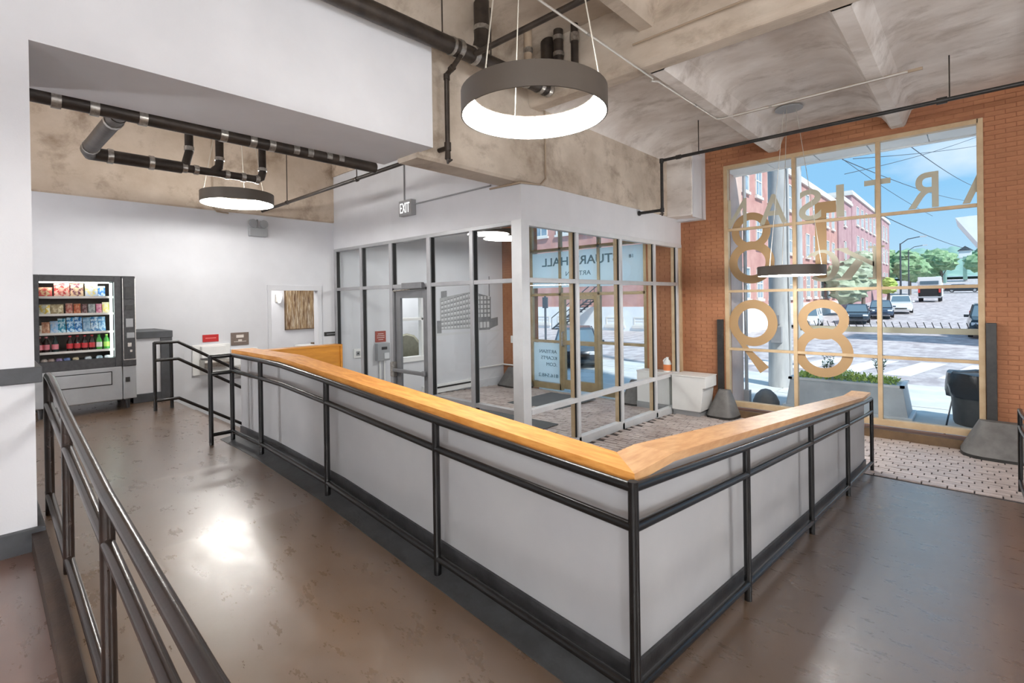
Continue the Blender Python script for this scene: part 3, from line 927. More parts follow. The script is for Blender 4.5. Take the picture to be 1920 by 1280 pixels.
# stair rail at the far side of the landing
xa = -7.56
runs = []
for z, nme in ((-.48,'top_rail'),(-.70,'mid_rail'),(-1.21,'bottom_rail')):
    runs.append((nme, [(xa,1.545,z),(xa,1.80,z),(xa,3.0,z-.76)]))
    runs.append((nme, [(xa,1.545,z),(xa-.09,1.73,z)]))
railing('stair_railing', 'black pipe stair railing bending down at the far edge of the landing', runs, [(xa,1.545,-1.335,-.47),(xa-.05,1.735,-1.335,-.48),(xa,2.95,-2.02,-1.22)], M['rail'], 0.0195, base=(xa,1.545,-1.335))
# near railing at the lower left
Yn = 0.32
tops = [(-4.36,Yn,-.445),(-4.20,Yn,-.452),(-3.44,Yn,-.565),(-2.31,Yn,-.69),(-1.14,Yn,-.765),(0.35,Yn,-.80)]
mids = [(-4.38,Yn,-.63),(-3.46,Yn,-.735),(-2.32,Yn,-.862),(-1.47,Yn,-.945),(-1.14,Yn,-.965),(0.35,Yn,-1.0)]
bots = [(-4.44,Yn,-1.21),(-3.50,Yn,-1.31),(-2.35,Yn,-1.41),(-1.14,Yn,-1.49),(0.35,Yn,-1.52)]
railing('ramp_railing', 'brown-black pipe railing in the lower left foreground', [('top_rail',tops),('mid_rail',mids),('bottom_rail',bots)],
        [(x,Yn,ramp_z(x)+.0,z) for x, z in ((-4.38,-.45),(-3.45,-.565),(-2.31,-.69),(-1.14,-.765),(0.3,-.80))], M['rail_brown'], 0.023, base=(-2.3,Yn,-1.5))
# railing end at the right edge
xr = 0.345
runs = []
for nme, h in (('top_rail',.90),('mid_rail',.72),('bottom_rail',.12)):
    runs.append((nme, [(xr,7.86,-2.2+h),(xr,7.5,-2.2+h+.01),(xr,4.5,-1.885+h),(xr,1.71,-1.60+h)]))
railing('ramp_railing', 'black pipe railing at the right picture edge before the brick wall', runs, [(xr,7.86,brick_z(7.86),-1.29),(xr,6.0,right_z(6),-1.14),(xr,4.2,right_z(4.2),-.95),(xr,2.4,right_z(2.4),-.77)], M['rail'], 0.0195, base=(xr,7.86,-2.2))

# ------------------------------------------------------------------ ring pendant lamps
def pendant(label, c, zb, zc, group=None, canopy=True, cables=None, R=0.46):
    root = thing('ring_pendant_lamp', label, 'lamp', (c[0],c[1],zb), group=group)
    s = MB()
    H_ = 0.145
    s.lathe([(R,0.0),(R,H_)], n=56, caps=False)
    s.lathe([(R,H_),(R-0.075,H_)], n=56, caps=False)
    s.lathe([(R,0.0),(R-0.008,0.0),(R-0.008,0.006)], n=56, caps=False)
    s.lathe([(R-0.072,H_-.004),(R-0.010,0.006)], n=56, caps=False)
    obj('lamp_shell', s, M['ring'], parent=root, smooth=True)
    e = MB(); e.lathe([(R-0.010,0.004),(R-0.074,H_-.006)], n=56, caps=False)
    obj('light_diffuser', e, M['led'], parent=root, smooth=True)
    for k in range(3):
        a = 2*PI*k/3+0.5
        b = MB()
        p0 = ((R-.04)*math.cos(a),(R-.04)*math.sin(a),H_)
        p1 = (0.10*math.cos(a),0.10*math.sin(a),zc-zb-.03) 
        b.tube([p0,p1], 0.0042, 6)
        obj('suspension_cable', b, M['wire'], parent=root)
    if canopy:
        b = MB(); b.lathe([(0.19,zc-zb-.035),(0.19,zc-zb-.02),(0.10,zc-zb)], n=32)
        obj('canopy', b, M['plastic_grey'], parent=root, smooth=True)
    return root
pendant('large taupe ring lamp hanging close above the long half wall', (-2.03,2.435), 1.155, 3.3)
pendant('ring lamp hanging in the corridor by the black drain pipes', (-7.5,2.53), 1.385, 3.3)
pendant('ring lamp hanging before the big lettered window', (-2.05,8.50), 0.30, 2.86)
pendant('ring lamp glowing inside the glazed vestibule', (-6.86,7.30), 1.22, 3.3)
pendant('added ring fill lamp over the ramp near the right wall, outside the picture', (2.6,2.4), 1.155, 3.3)  # this and the next are unseen, added to give the room more light
pendant('added ring fill lamp behind the camera, outside the picture', (1.0,-1.8), 1.155, 3.3)
def globe(label, loc):  # unseen globes, added as fill light for ceiling, walls and bulkhead underside
    r = thing('added_fill_globe', label, 'lamp', loc)
    b = MB(); b.lathe([(.02,-.20),(.12,-.16),(.185,-.07),(.2,0),(.185,.07),(.12,.16),(.05,.19)], n=24); obj('globe_shade', b, M['globe'], parent=r, smooth=True)
    b = MB(); b.tube([(0,0,.19),(0,0,3.3-loc[2])], .008, 6); b.lathe([(.06,.17),(.06,.22)], n=16); obj('stem', b, M['black'], parent=r)
M['globe'] = emis_mat('fill_globe_glow', (.98,.99,1.0,1), 100.0)
globe('added opal globe fill lamp behind the camera on the right, outside the picture', (2.6,-2.4,0.5))
globe('added opal globe fill lamp straight behind the camera, outside the picture', (0.7,-3.2,0.5))
globe('added opal globe fill lamp over the lower ramp, outside the picture', (4.0,3.6,0.6))
globe('added opal globe fill lamp hanging low at the corridor end, outside the picture', (-7.0,-2.6,0.3))
# ------------------------------------------------------------------ pipes under the ceiling
def pipe(nm, label, segs, m, r, fits=(), base=None, hang=(), sm=None, cat='pipe'):
    base = base or segs[0][0]
    root = thing(nm, label, cat, base)
    bx, by, bz = base
    for pts in segs:
        b = MB(); b.tube([(x-bx,y-by,z-bz) for x, y, z in pts], r, 14); obj('pipe_length', b, m, parent=root, smooth=True)
    for p, d, rr, ln in fits:
        dv = Vector(d).normalized()
        p = Vector(p)-Vector(base)
        b = MB(); b.tube([p-dv*ln/2, p+dv*ln/2], rr, 14); obj('coupling', b, sm or M['steel'], parent=root, smooth=True)
    for x, y, z0, z1 in hang:
        b = MB(); b.tube([(x-bx,y-by,z0-bz),(x-bx,y-by,z1-bz)], 0.008, 6); obj('hanger_rod', b, M['pipe'], parent=root)
    return root
bx_ = -3.95
yd = (0,1,0)
pipe('drain_pipe', 'thick black drain pipe along the top of the white bulkhead', [[(bx_,-1,2.55),(bx_,3.45,2.64),(bx_,5.0,2.66)],[(bx_,3.80,2.66),(bx_,3.86,2.85),(bx_,3.86,3.3)],[(bx_,5.0,2.66),(bx_,5.02,2.9),(bx_,5.02,3.3)]], M['pipe'], 0.085,
     [((bx_,3.42,2.64),yd,.094,.035),((bx_,3.52,2.645),yd,.096,.06),((bx_,3.74,2.65),yd,.096,.06),((bx_,4.45,2.655),yd,.096,.05),((bx_,4.6,2.655),yd,.096,.05),((bx_,4.85,2.66),yd,.096,.06),((bx_,5.0,2.66),yd,.096,.06),((bx_,3.86,2.98),(0,0,1),.092,.05)],
     hang=[(bx_,3.3,2.72,3.3),(bx_,4.0,2.74,3.3)])
pipe('drain_riser', 'black drain riser with steel couplings above the big ring lamp', [[(-3.72,4.95,2.74),(-3.72,4.95,3.3)]], M['pipe'], 0.06, [((-3.72,4.95,3.0),(0,0,1),.068,.05),((-3.72,4.95,3.2),(0,0,1),.068,.05)])
pipe('drain_riser', 'short drain riser right of the coupled riser over the big lamp', [[(-3.5,4.98,2.76),(-3.5,4.98,3.3)]], M['pipe'], 0.045, [((-3.5,4.98,3.14),(0,0,1),.056,.10)])
pipe('drain_riser', 'stubby steel riser left of the coupled riser over the big lamp', [[(-3.93,4.62,2.75),(-3.93,4.62,3.3)]], M['conduit_tan'], 0.05, [((-3.93,4.62,3.0),(0,0,1),.058,.06)])
pipe('sprinkler_pipe', 'black sprinkler pipe crossing under the ceiling behind the big ring lamp', [[(-3.86,3.68,2.62),(4.9,3.68,2.60)]], M['pipe'], 0.03)
pipe('sprinkler_pipe', 'black sprinkler pipe dropping beside the concrete beam and running into the corridor', [[(-3.9,3.5,2.55),(-4.12,3.56,2.50),(-4.2,3.56,2.46),(-4.2,3.56,1.66)],[(-4.2,3.56,1.67),(-9.37,3.56,1.655)]], M['pipe'], 0.026,
     [((-4.2,3.56,1.68),(0,0,1),.038,.09),((-4.2,3.56,2.44),(0,0,1),.036,.06),((-4.1,3.55,2.5),(1,-.2,.1),.036,.06),((-8.3,3.56,1.66),(1,0,0),.034,.05),((-6.1,3.56,1.66),(1,0,0),.034,.04)],
     base=(-4.2,3.56,1.67), hang=[(-6.1,3.56,1.68,2.9),(-8.3,3.56,1.68,2.9)], sm=M['pipe'])
b = MB(); b.tube([(0,0,0),(0,0,-.10)], [.028,.034], 12); b.tube([(0,0,-.10),(0,0,-.15)], [.02,.012], 12); b.tube([(0,0,-.14),(.07,.0,-.12)], .010, 8)
obj('drain_valve', b, M['pipe'], label='small brown drain valve under the sprinkler drop at the bulkhead corner', cat='valve', loc=(-4.2,3.56,1.645), smooth=True)
Yp = 8.06
pipe('sprinkler_pipe', 'black sprinkler pipe running across in front of the big window head', [[(-3.9,Yp,2.335),(4.9,Yp,2.335)],[(-3.9,Yp,2.335),(-3.9,Yp,1.47)],[(-3.9,Yp,1.49),(-4.35,Yp,1.49)]], M['black'], 0.026,
     [((-3.9,Yp,2.33),(0,0,1),.036,.07),((-3.9,Yp,1.49),(0,0,1),.034,.07),((-3.6,Yp,2.335),(1,0,0),.036,.08),((-.28,Yp,2.335),(1,0,0),.04,.10),((-4.33,Yp,1.49),(1,0,0),.045,.02)],
     base=(-3.9,Yp,2.335), hang=[(-3.26,Yp,2.35,2.86),(-.21,Yp,2.35,2.86)], sm=M['black'])
b = MB(); b.tube([(0,0,0),(0,0,-.06)], [.02,.014], 10); b.box(-.045,.03,-.008,.008,-.035,-.02)
obj('drain_valve', b, M['pipe'], label='small valve under the sprinkler drop near the window', cat='valve', loc=(-3.9,Yp,1.452))
# corridor drain pipes
pipe('drain_pipe', 'black drain pipe along the underside edge of the white bulkhead in the corridor', [[(-5.16,.28,1.60),(-5.16,3.25,1.575)],[(-5.16,.86,1.60),(-5.30,.86,1.615)]], M['pipe'], 0.06,
     [((-5.16,y,1.59),yd,.066,.06) for y in (.45,.68,1.0,1.62,1.88,2.06,2.3,2.45,2.66,2.8)])
xb_ = -6.85
zb_ = 1.62
fits = [((xb_,y,zb_),yd,.08 if y < 1.5 else .057,.05) for y in (1.03,1.40,1.54,1.73,1.85,2.19,2.38,2.55)]
pipe('drain_pipe', 'black branching drain pipe hanging along the corridor concrete beam', [[(-5.32,.86,zb_),(-6.70,.83,zb_),(-6.82,.86,zb_),(xb_,.95,zb_),(xb_,1.70,zb_)]], M['pipe'], 0.068, fits[:3]+[((-5.5,.857,zb_),(1,0,0),.076,.05),((-6.56,.835,zb_),(1,0,0),.076,.03)], base=(xb_,.95,zb_))
pipe('drain_pipe', 'thinner black drain pipe with upright branches above the corridor lamp', [[(xb_,1.72,zb_),(xb_,2.55,zb_),(xb_,2.60,zb_+.03),(xb_,2.62,zb_+.10),(xb_,2.62,2.4)],[(xb_,1.73,zb_),(xb_,1.76,zb_+.12),(xb_,1.78,zb_+.2),(xb_,1.78,2.5)],[(xb_,2.02,zb_),(xb_,2.10,zb_+.08),(xb_,2.11,zb_+.16),(xb_,2.11,2.5)]], M['pipe'], 0.046, fits[3:]+[((xb_,1.78,zb_+.24),(0,0,1),.054,.05),((xb_,2.11,zb_+.18),(0,0,1),.054,.04),((xb_,2.62,zb_+.14),(0,0,1),.054,.04)], base=(xb_,1.8,zb_))
# conduits
pipe('conduit', 'thin bright conduit crossing the ceiling from top centre to the window lamp', [[(-2.72,1.2,2.60),(-2.72,5.42,2.545),(-2.76,5.46,2.54),(-2.72,5.55,2.55),(-2.70,7.33,2.55),(-2.66,7.37,2.55),(-.55,7.37,2.55)]], M['conduit'], 0.011,
     [((-2.71,6.6,2.55),yd,.016,.05),((-2.72,4.1,2.56),yd,.016,.05),((-2.0,7.37,2.55),(1,0,0),.016,.04)])
b = MB(); b.box(-2.5,-.42,-.012,.012,-.01,.02)
obj('cable_tray', shift(b, 1.5), M['conduit_tan'], label='thin brown raceway strip beside the conduit near the window lamp', cat='raceway', loc=(-1.5,7.43,2.565))
pipe('conduit', 'thin tan conduit running up right along the ceiling cross beam', [[(-2.75,5.02,2.80),(3.5,5.04,2.80)]], M['conduit_tan'], 0.011)
pipe('conduit', 'grey conduit from the exit sign along the white wall to the concrete beam', [[(-6.68,4.915,1.575),(-4.9,4.915,1.585)],[(-6.93,4.915,1.66),(-6.93,4.915,2.3)]], M['plastic_grey'], 0.012, base=(-6.68,4.915,1.575))
pipe('conduit', 'tan conduit bending up the face of the concrete beam above the glazed corner', [[(-4.9,4.9,1.535),(-4.33,4.9,1.53),(-4.325,5.3,1.56),(-4.325,5.42,1.66),(-4.325,5.42,2.6)]], M['conduit_tan'], 0.012)
pipe('conduit', 'tan conduit running down the corridor concrete beam behind the lamp', [[(-9.31,2.75,2.9),(-9.31,2.75,1.62),(-9.33,2.82,1.56),(-9.34,3.0,1.55)]], M['conduit_tan'], 0.012)

# exit sign
M['plastic_pale'] = mat('pale_grey_plastic', L(150,151,152), .4)
ex = thing('exit_sign', 'small grey box sign reading EXIT on the white wall above the glazing', 'sign', (-6.8,4.9,1.40))
b = MB(); b.box(-.17,.17,-.07,.03,0,.25); obj('sign_box', b, M['plastic_pale'], parent=ex, bevel=0.006)
t = text_mesh('EXIT', 0.2, False); lo, hi = width(t); zs = [v[2] for v in t.v]
t.v = [((x-(lo+hi)/2)*.26/(hi-lo), y-.073, (z-min(zs))*.16/(max(zs)-min(zs))+.045) for x, y, z in t.v]
split_letters(t, M['letter_white'], ex)
# emergency light
em = thing('emergency_light', 'grey two-headed emergency light on the white wall under the corridor lamp', 'lamp', (-9.37,3.45,1.19))
b = MB(); b.box(0,.09,-.13,.17,0,.15); obj('battery_box', b, M['plastic_grey'], parent=em, bevel=0.008)
for y in (-.08,.10):
    b = MB(); b.lathe([(.045,.06),(.07,.11),(.07,.13),(.05,.135)], (0,y,.22), 18, 'x'); obj('lamp_head', b, M['plastic_grey'], parent=em, smooth=True)
b = MB(); b.tube([(.05,.01,.15),(.05,.01,.30)], .014, 8); obj('lamp_stem', b, M['plastic_grey'], parent=em)

# ------------------------------------------------------------------ things on the back wall
Xw = -9.37
def plaque(nm, label, y0, y1, z0, z1, m, lines=(), lm=None, x=Xw, th=.015, cat='sign'):
    r = thing(nm, label, cat, (x,(y0+y1)/2,z0))
    b = MB(); b.box(0,th,-(y1-y0)/2,(y1-y0)/2,0,z1-z0); obj('sign_plate', b, m, parent=r, bevel=0.003)
    for a, b_, c, d in lines:
        k = MB(); k.box(th,th+.003,a,b_,c,d); obj('print_line', k, lm or M['pale_print'], parent=r)
    return r
plaque('wall_sign', 'small red sign on the white wall above the drinking fountain', 2.58,2.82,-.63,-.51, M['red_sign'], [(-.08,.08,.055,.07)], mat('dull_pink_print', L(226,120,116), .5))
plaque('wall_plaque', 'brown square plaque on the white wall right of the red sign', 3.01,3.30,-.72,-.50, M['brown_sign'], [(-.06,.06,.13,.18),(-.10,.10,.06,.068),(-.03,.03,.07,.10)])
plaque('room_sign', 'narrow black sign strip on the white wall beside the doorway', 4.70,4.97,-.665,-.585, M['black'], [(-.09,.09,.033,.045)], M['plastic_grey'])
plaque('notice_sign', 'rust red notice behind the glass above the grey entry panel', 5.84,6.10,-.87,-.635, M['rust_sign'], [(-.07,.07,.17,.182),(-.09,.09,.13,.142),(-.09,.09,.09,.102),(-.06,.06,.045,.057)])
df = thing('drinking_fountain', 'white wall-mounted drinking fountain below the red sign', 'fountain', (Xw,2.72,-1.15))
b = MB(); b.box(0,.04,-.30,.27,-.02,.48); obj('back_plate', b, M['plastic_white'], parent=df, bevel=0.01)
b = MB(); b.prism([(0,0.05),(.30,.12),(.32,.20),(.30,.24),(0,.24)], -.2, .2, 'y'); obj('basin', b, M['steel'], parent=df, bevel=0.01)
b = MB(); b.box(.04,.14,-.19,.17,.26,.46); obj('bottle_filler', b, M['plastic_white'], parent=df, bevel=0.012)
df = thing('drinking_fountain', 'lower steel drinking fountain under the brown plaque', 'fountain', (Xw,3.22,-1.30))
b = MB(); b.prism([(0,0.0),(.30,.10),(.34,.20),(.32,.24),(0,.24)], -.2, .2, 'y'); obj('basin', b, M['steel'], parent=df, bevel=0.01)
b = MB(); b.box(0,.03,-.22,.22,.2,.52); obj('back_plate', b, M['plastic_white'], parent=df, bevel=0.008)
b = MB(); b.tube([(.22,.1,.24),(.22,.1,.29),(.2,.06,.3)], .012, 8); obj('spout', b, M['steel'], parent=df)
ot = thing('wall_outlet', 'white square wall plate behind the glass left of the entry panel', 'outlet', (Xw,5.42,-1.16))
b = MB(); b.box(0,.02,-.09,.09,0,.19); obj('cover_plate', b, M['plastic_white'], parent=ot, bevel=0.005)
b = MB(); b.box(.02,.03,-.045,.045,.05,.14); obj('socket_face', b, M['plastic_grey'], parent=ot, bevel=0.005)
b = MB(); b.lathe([(.018,.03),(.012,.04)], (0,0,.095), 12, 'x'); obj('key_switch', b, M['black'], parent=ot)
ep = thing('entry_panel', 'grey wall-mounted entry panel with conduits behind the glass beside the door', 'intercom', (Xw,5.99,-1.27))
b = MB(); b.box(0,.11,-.16,.15,0,.38); obj('panel_box', b, M['plastic_grey'], parent=ep, bevel=0.012)
b = MB(); b.box(.11,.116,-.06,.07,.24,.30); obj('screen', b, M['black'], parent=ep)
b = MB(); b.box(.11,.125,.0,.12,.04,.17); obj('keypad', b, M['alu_light'], parent=ep, bevel=0.004)
for y in (-.06,.05):
    b = MB(); b.tube([(.03,y,0),(.03,y,-.85)], .018, 8); obj('conduit', b, M['plastic_white'], parent=ep)
# doorway trim and the room behind
dr = thing('door_3', None, None, (Xw,4.13,-2.2), kind='structure')
for nme, y0, y1, z0, z1, x0, x1 in (('casing',-.50,-.44,0,2.43,-.0,.03),('casing',.44,.52,0,2.43,0,.03),('casing',-.505,.525,2.43,2.53,0,.034),('jamb',-.45,-.44,0,2.45,-.15,.0),('jamb',.44,.45,0,2.45,-.15,0),('jamb',-.45,.45,2.44,2.46,-.15,0)):
    b = MB(); b.box(x0,x1,y0,y1,z0,z1); obj(nme, b, M['white'], parent=dr, bevel=0.004)
rm = MB()
rm.box(-12.05,-11.95,1.2,9.8,-2.3,1.4); rm.box(-12,-9.52,1.1,1.2,-2.3,1.4); rm.box(-12,-9.52,9.7,9.8,-2.3,1.4); rm.box(-12.05,-9.52,1.1,9.8,1.4,1.5)
rm.box(-12,-9.52,6.1,6.2,-2.3,1.4)
struct('wall_lounge', rm, M['white'])
rf = MB(); rf.box(-12,-9.45,1.1,9.8,-2.4,-2.2); struct('floor_lounge', rf, M['floor'])
lr = bpy.data.lights.new('lounge_light', 'AREA'); lr.shape = 'RECTANGLE'; lr.size = 1.2; lr.size_y = 1.2; lr.energy = 45; lr.color = (1,.97,.93)
for i, y in enumerate((3.9, 7.9)):
    lp = thing('ceiling_lamp', 'flat square ceiling lamp in the %s' % ('room behind the doorway' if i == 0 else 'lounge behind the interior window'), 'lamp', (-10.8,y,1.36))
    b = MB(); b.box(-.62,.62,-.62,.62,0,.04); obj('lamp_housing', b, M['plastic_white'], parent=lp)
    lo_ = bpy.data.objects.new('lounge_light', lr); COL.objects.link(lo_); lo_.location = (-10.8,y,1.34)
M['bark'] = mat('striped_bark_print', L(176,150,112), 0.7, col2=L(92,62,40), scale=4.0, detail=8, lo=0.36, hi=0.62, stretch=(1,9,0.6), stain=(L(226,214,190), 5.0, .5, .64, .8))
pa = thing('painting', 'tall framed painting of brown and cream vertical bark stripes seen through the doorway', 'painting', (-11.95,5.65,-.62))
b = MB(); b.box(0,.035,-.62,.42,0,1.15); obj('canvas', b, M['bark'], parent=pa)
b = MB()
b.box(0,.045,-.635,-.615,-.01,1.16); b.box(0,.045,.415,.435,-.01,1.16); b.box(0,.045,-.635,.435,-.02,.0); b.box(0,.045,-.635,.435,1.15,1.165)
obj('frame', b, M['tan_dark'], parent=pa)
sc_ = thing('wall_sconce', 'glowing white wall sconce left of the bark painting', 'lamp', (-11.95,4.86,0.0))
b = MB(); b.lathe([(.02,0),(.035,.03),(.055,.10),(.065,.18),(.06,.22)], (.10,0,0), 16); obj('lamp_shade', b, emis_mat('sconce_glow', (1,.96,.9,1), 1.2), parent=sc_, smooth=True)
b = MB(); b.box(0,.03,-.05,.05,.02,.2); obj('back_plate', b, M['steel'], parent=sc_)
cb_ = thing('low_cabinet', 'white low cabinet top seen through the doorway under the painting', 'cabinet', (-11.6,5.55,-2.2))
b = MB(); b.box(-.3,.3,-.32,.40,0,1.2); obj('body', b, M['laminate'], parent=cb_, bevel=0.006)
b = MB(); b.box(-.2,.25,.02,.38,1.2,1.235); obj('tray', b, M['tan_dark'], parent=cb_, bevel=0.006)
# interior window behind the door glass
iw = thing('window_4', None, None, (Xw-.04,6.855,-1.28), kind='structure')
for nme, y0, y1, z0, z1 in (('window_frame',-.44,-.36,-.07,1.46),('window_frame',.36,.44,-.07,1.46),('window_frame',-.44,.44,1.38,1.48),('window_sill',-.47,.47,-.09,.02),('transom',-.37,.37,.84,.90),('mullion',.20,.25,0,1.4)):
    b = MB(); b.box(-.06,.06 if nme != 'window_sill' else .09,y0,y1,z0,z1); obj(nme, b, M['plastic_white'], parent=iw, bevel=0.004)
for y0, y1, z0, z1 in ((-.37,.37,.0,.85),(-.37,.37,.89,1.4)):
    pane('pane', -.004,.004,y0,y1,z0,z1, iw)
M['chair_green'] = mat('olive_grey_fabric', L(128,126,108), 0.8, col2=L(112,110,94), scale=20, bump=0.1, bscale=120)
def lounge_chair(label, loc, rz):
    r = thing('lounge_chair', label, 'chair', loc, rz, group=None)
    b = MB()
    prof = [(-.36,.35),(-.40,.62),(-.33,.90),(-.18,1.06),(.0,1.10),(.18,1.06),(.33,.90),(.40,.62),(.36,.35)]
    A = [(x,-.22-.12*math.cos(x*3.5),z) for x, z in prof]; B = [(x*.9,-.14-.10*math.cos(x*3.5),z*.97) for x, z in prof]
    b.strip(A, B); b.strip(A, [(x,-.25,.3) for x, y, z in A]); b.strip(B, [(x*.9,-.1,.3) for x, y, z in A])
    obj('backrest', b, M['chair_green'], parent=r, smooth=True)
    b = MB(); b.box(-.36,.36,-.25,.40,.30,.46); obj('seat', b, M['chair_green'], parent=r, bevel=0.05)
    for s in (-1,1):
        b = MB(); b.hexa([(s*.30,-.2,.3),(s*.42,-.2,.3),(s*.42,.38,.3),(s*.30,.38,.3),(s*.32,-.2,.85),(s*.42,-.2,.88),(s*.42,.36,.62),(s*.34,.36,.6)]); obj('armrest', b, M['chair_green'], parent=r, bevel=0.03)
        for yy in (-.18,.32):
            b = MB(); b.tube([(s*.30,yy,.3),(s*.34,yy*1.1,0)], [.022,.012], 8); obj('leg', b, M['tan_dark'], parent=r)
    r.scale = (1.08,1.08,1.24)
    return r
lounge_chair('olive grey wing chair seen through the interior window, left one', (-10.5,7.45,-2.2), -2.2)
lounge_chair('olive grey wing chair seen through the interior window, right one', (-10.85,8.6,-2.2), 2.4)

# ------------------------------------------------------------------ mural of the factory building, painted on the vestibule wall
M['mural_bg'] = mat('mural_grey', L(176,177,178), 0.7, col2=L(160,161,163), scale=5)
M['mural_mid'] = mat('mural_mid_grey', L(140,141,143), 0.7, col2=L(124,125,128), scale=8)
M['mural_dark'] = mat('mural_dark_grey', L(98,99,102), 0.7)
M['mural_light'] = mat('mural_light_grey', L(206,207,208), 0.7)
mu = thing('wall_mural', 'grey printed mural of a large factory building on the vestibule wall', 'mural', (Xw,8.5,-.9))
def mq(name, quads, m, lift=.001, kind=None):
    b = MB()
    for q in quads:
        b.add([(lift,y-8.5,z+.9) for y, z in q], [(0,1,2,3)])
    return obj(name, b, m, parent=mu, kind=kind)
A0, A1, Ac = (7.60,7.64), 8.66, 9.36
def topz(y): return 0.10+(.24)*(y-7.6)/1.06 if y <= Ac and y <= 8.66 else 0.34-.28*(y-8.66)/.7
def botz(y): return -.78
mq('print', [[(7.62,-.70),(8.66,-.72),(8.66,.22),(7.62,.06)]], M['mural_bg'])
mq('print', [[(8.66,-.72),(9.34,-.58),(9.34,.08),(8.66,.22)]], M['mural_mid'])
mq('print', [[(8.66,-.78),(9.30,-.78),(9.30,-.50),(8.66,-.50)],[(9.30,-.76),(9.60,-.68),(9.60,-.46),(9.30,-.50)],[(7.52,-.80),(7.66,-.80),(7.66,-.48),(7.52,-.48)]], M['mural_mid'], .0012)
mq('print', [[(7.66,.06),(7.84,.09),(7.84,.24),(7.66,.22)]], M['mural_mid'], .0012)
mq('print', [[(9.27,.08),(9.31,.08),(9.305,.62),(9.275,.62)]], M['mural_mid'], .0012)
wq, wd = [], []
for j in range(7):
    for i in range(10):
        y0 = 7.66+i*.1; y1 = y0+.066
        def zz(y, k): return -.70+( (topz(y)-.12+.70) )*k
        k0 = (j+.2)/7; k1 = (j+.72)/7
        q = [(y0,zz(y0,k0)),(y1,zz(y1,k0)),(y1,zz(y1,k1)),(y0,zz(y0,k1))]
        wq.append(q)
        k2 = (j+.86)/7
        wd.append([(y0,zz(y0,k1)),(y1,zz(y1,k1)),(y1,zz(y1,k2)),(y0,zz(y0,k2))])
for j in range(5):
    for i in range(5):
        y0 = 8.72+i*.125; y1 = y0+.08
        z0 = -.44+j*.115; z1 = z0+.08
        wq.append([(y0,z0),(y1,z0),(y1,z1),(y0,z1)])
for i in range(5):
    y0 = 8.7+i*.12
    wq.append([(y0,-.72),(y0+.09,-.72),(y0+.09,-.57),(y0,-.57)])
mq('printed_windows', wq, M['mural_light'], .002, 'stuff'); mq('printed_windows', wd, M['mural_dark'], .002, 'stuff')
mq('print', [[(7.5,-.84),(9.66,-.84),(9.66,-.80),(7.5,-.78)]], M['mural_light'], .0015)
# heater, baseboard, outlet and white conduit in the vestibule
ht = thing('baseboard_heater', 'long white baseboard heater under the mural', 'heater', (Xw,8.0,-2.2))
b = MB(); b.box(0,.09,-.95,.62,.02,.22); obj('heater_casing', b, M['plastic_white'], parent=ht, bevel=0.006)
b = MB(); b.box(.07,.098,-.9,.5,.13,.17); obj('heater_slot', b, M['black'], parent=ht)
b = MB(); b.box(0,.095,.5,.64,.02,.24); obj('end_cap', b, M['laminate'], parent=ht, bevel=0.006)
b = MB(); b.box(-9.372,-9.34,8.66,9.81,-2.3,-2.06); struct('baseboard_back', b, M['white'])
pipe('conduit', 'white conduit rising along the brick corner inside the vestibule', [[(-9.33,8.78,-1.74),(-9.33,9.76,-1.74)],[(-9.33,9.76,-1.74),(-8.9,9.76,-1.74),(-8.9,9.76,0.05),(-8.5,9.76,.05)]], M['plastic_white'], 0.02, base=(-9.33,8.78,-1.74))
b = MB(); b.box(0,.03,-.06,.06,0,.15); obj('outlet_box', b, M['plastic_white'], label='white outlet box on the mural wall at the start of the conduit', cat='outlet', loc=(Xw,8.72,-1.82), bevel=.004)
b = MB(); b.box(-.05,.05,-.04,0,0,.19); obj('switch_box', b, M['plastic_white'], label='white switch box on the vestibule brick pier', cat='switch', loc=(-9.0,9.79,-1.15), bevel=.004)
# floor mats
def fmat(label, x0, x1, y0, y1):
    b = MB(); b.box(x0,x1,y0,y1,0,.012)
    cx, cy = (x0+x1)/2, (y0+y1)/2
    obj('floor_mat', shift(b,-cx,-cy), M['mat'], label=label, cat='mat', loc=(cx,cy,brick_z(cy)+.006), bevel=.003)
M['mat'] = mat('charcoal_mat', L(88,92,94), 0.9, col2=L(74,78,80), scale=40)
fmat('dark grey entrance mat on the vestibule paving before the doors', -7.35,-6.1,7.4,9.3)
fmat('dark grey mat on the vestibule paving by the corner post', -7.3,-5.3,5.5,6.9)

# ------------------------------------------------------------------ grey corner guards
def guard(label, loc, rz, L0, L1, D0, D1, h):
    r = thing('corner_guard', label, 'guard', loc, rz)
    def loft(name, rings, m):
        b = MB(); vs = []; n = None
        for hw, dd, z in rings:
            ring = []
            for k in range(0, 13):
                t = PI*k/12
                ring.append((hw*math.copysign(abs(math.cos(t))**.55, math.cos(t)), -dd*abs(math.sin(t))**.55, z))
            n = len(ring); vs += ring
        fs = []
        for i in range(len(rings)-1):
            for j in range(n-1): fs.append((i*n+j,i*n+j+1,(i+1)*n+j+1,(i+1)*n+j))
            fs.append((i*n+n-1,i*n,(i+1)*n,(i+1)*n+n-1))
        fs.append(tuple(range(n))[::-1]); fs.append(tuple(range((len(rings)-1)*n, len(rings)*n)))
        b.add(vs, fs); obj(name, b, m, parent=r, smooth=True)
    loft('guard_body', [(L0,D0,.05),(L1,D1,h)], M['guard'])
    loft('rubber_foot', [(L0*1.01,D0*1.02,0),(L0*1.01,D0*1.02,.05)], M['rubber'])
guard('grey cone-like corner guard at the left foot of the big window', (-3.49,9.74,brick_z(9.6)), 0, .27,.10,.42,.14,.50)
guard('large grey corner guard at the right foot of the big window', (0.28,9.74,brick_z(9.6)), 0, .46,.26,.50,.16,.47)
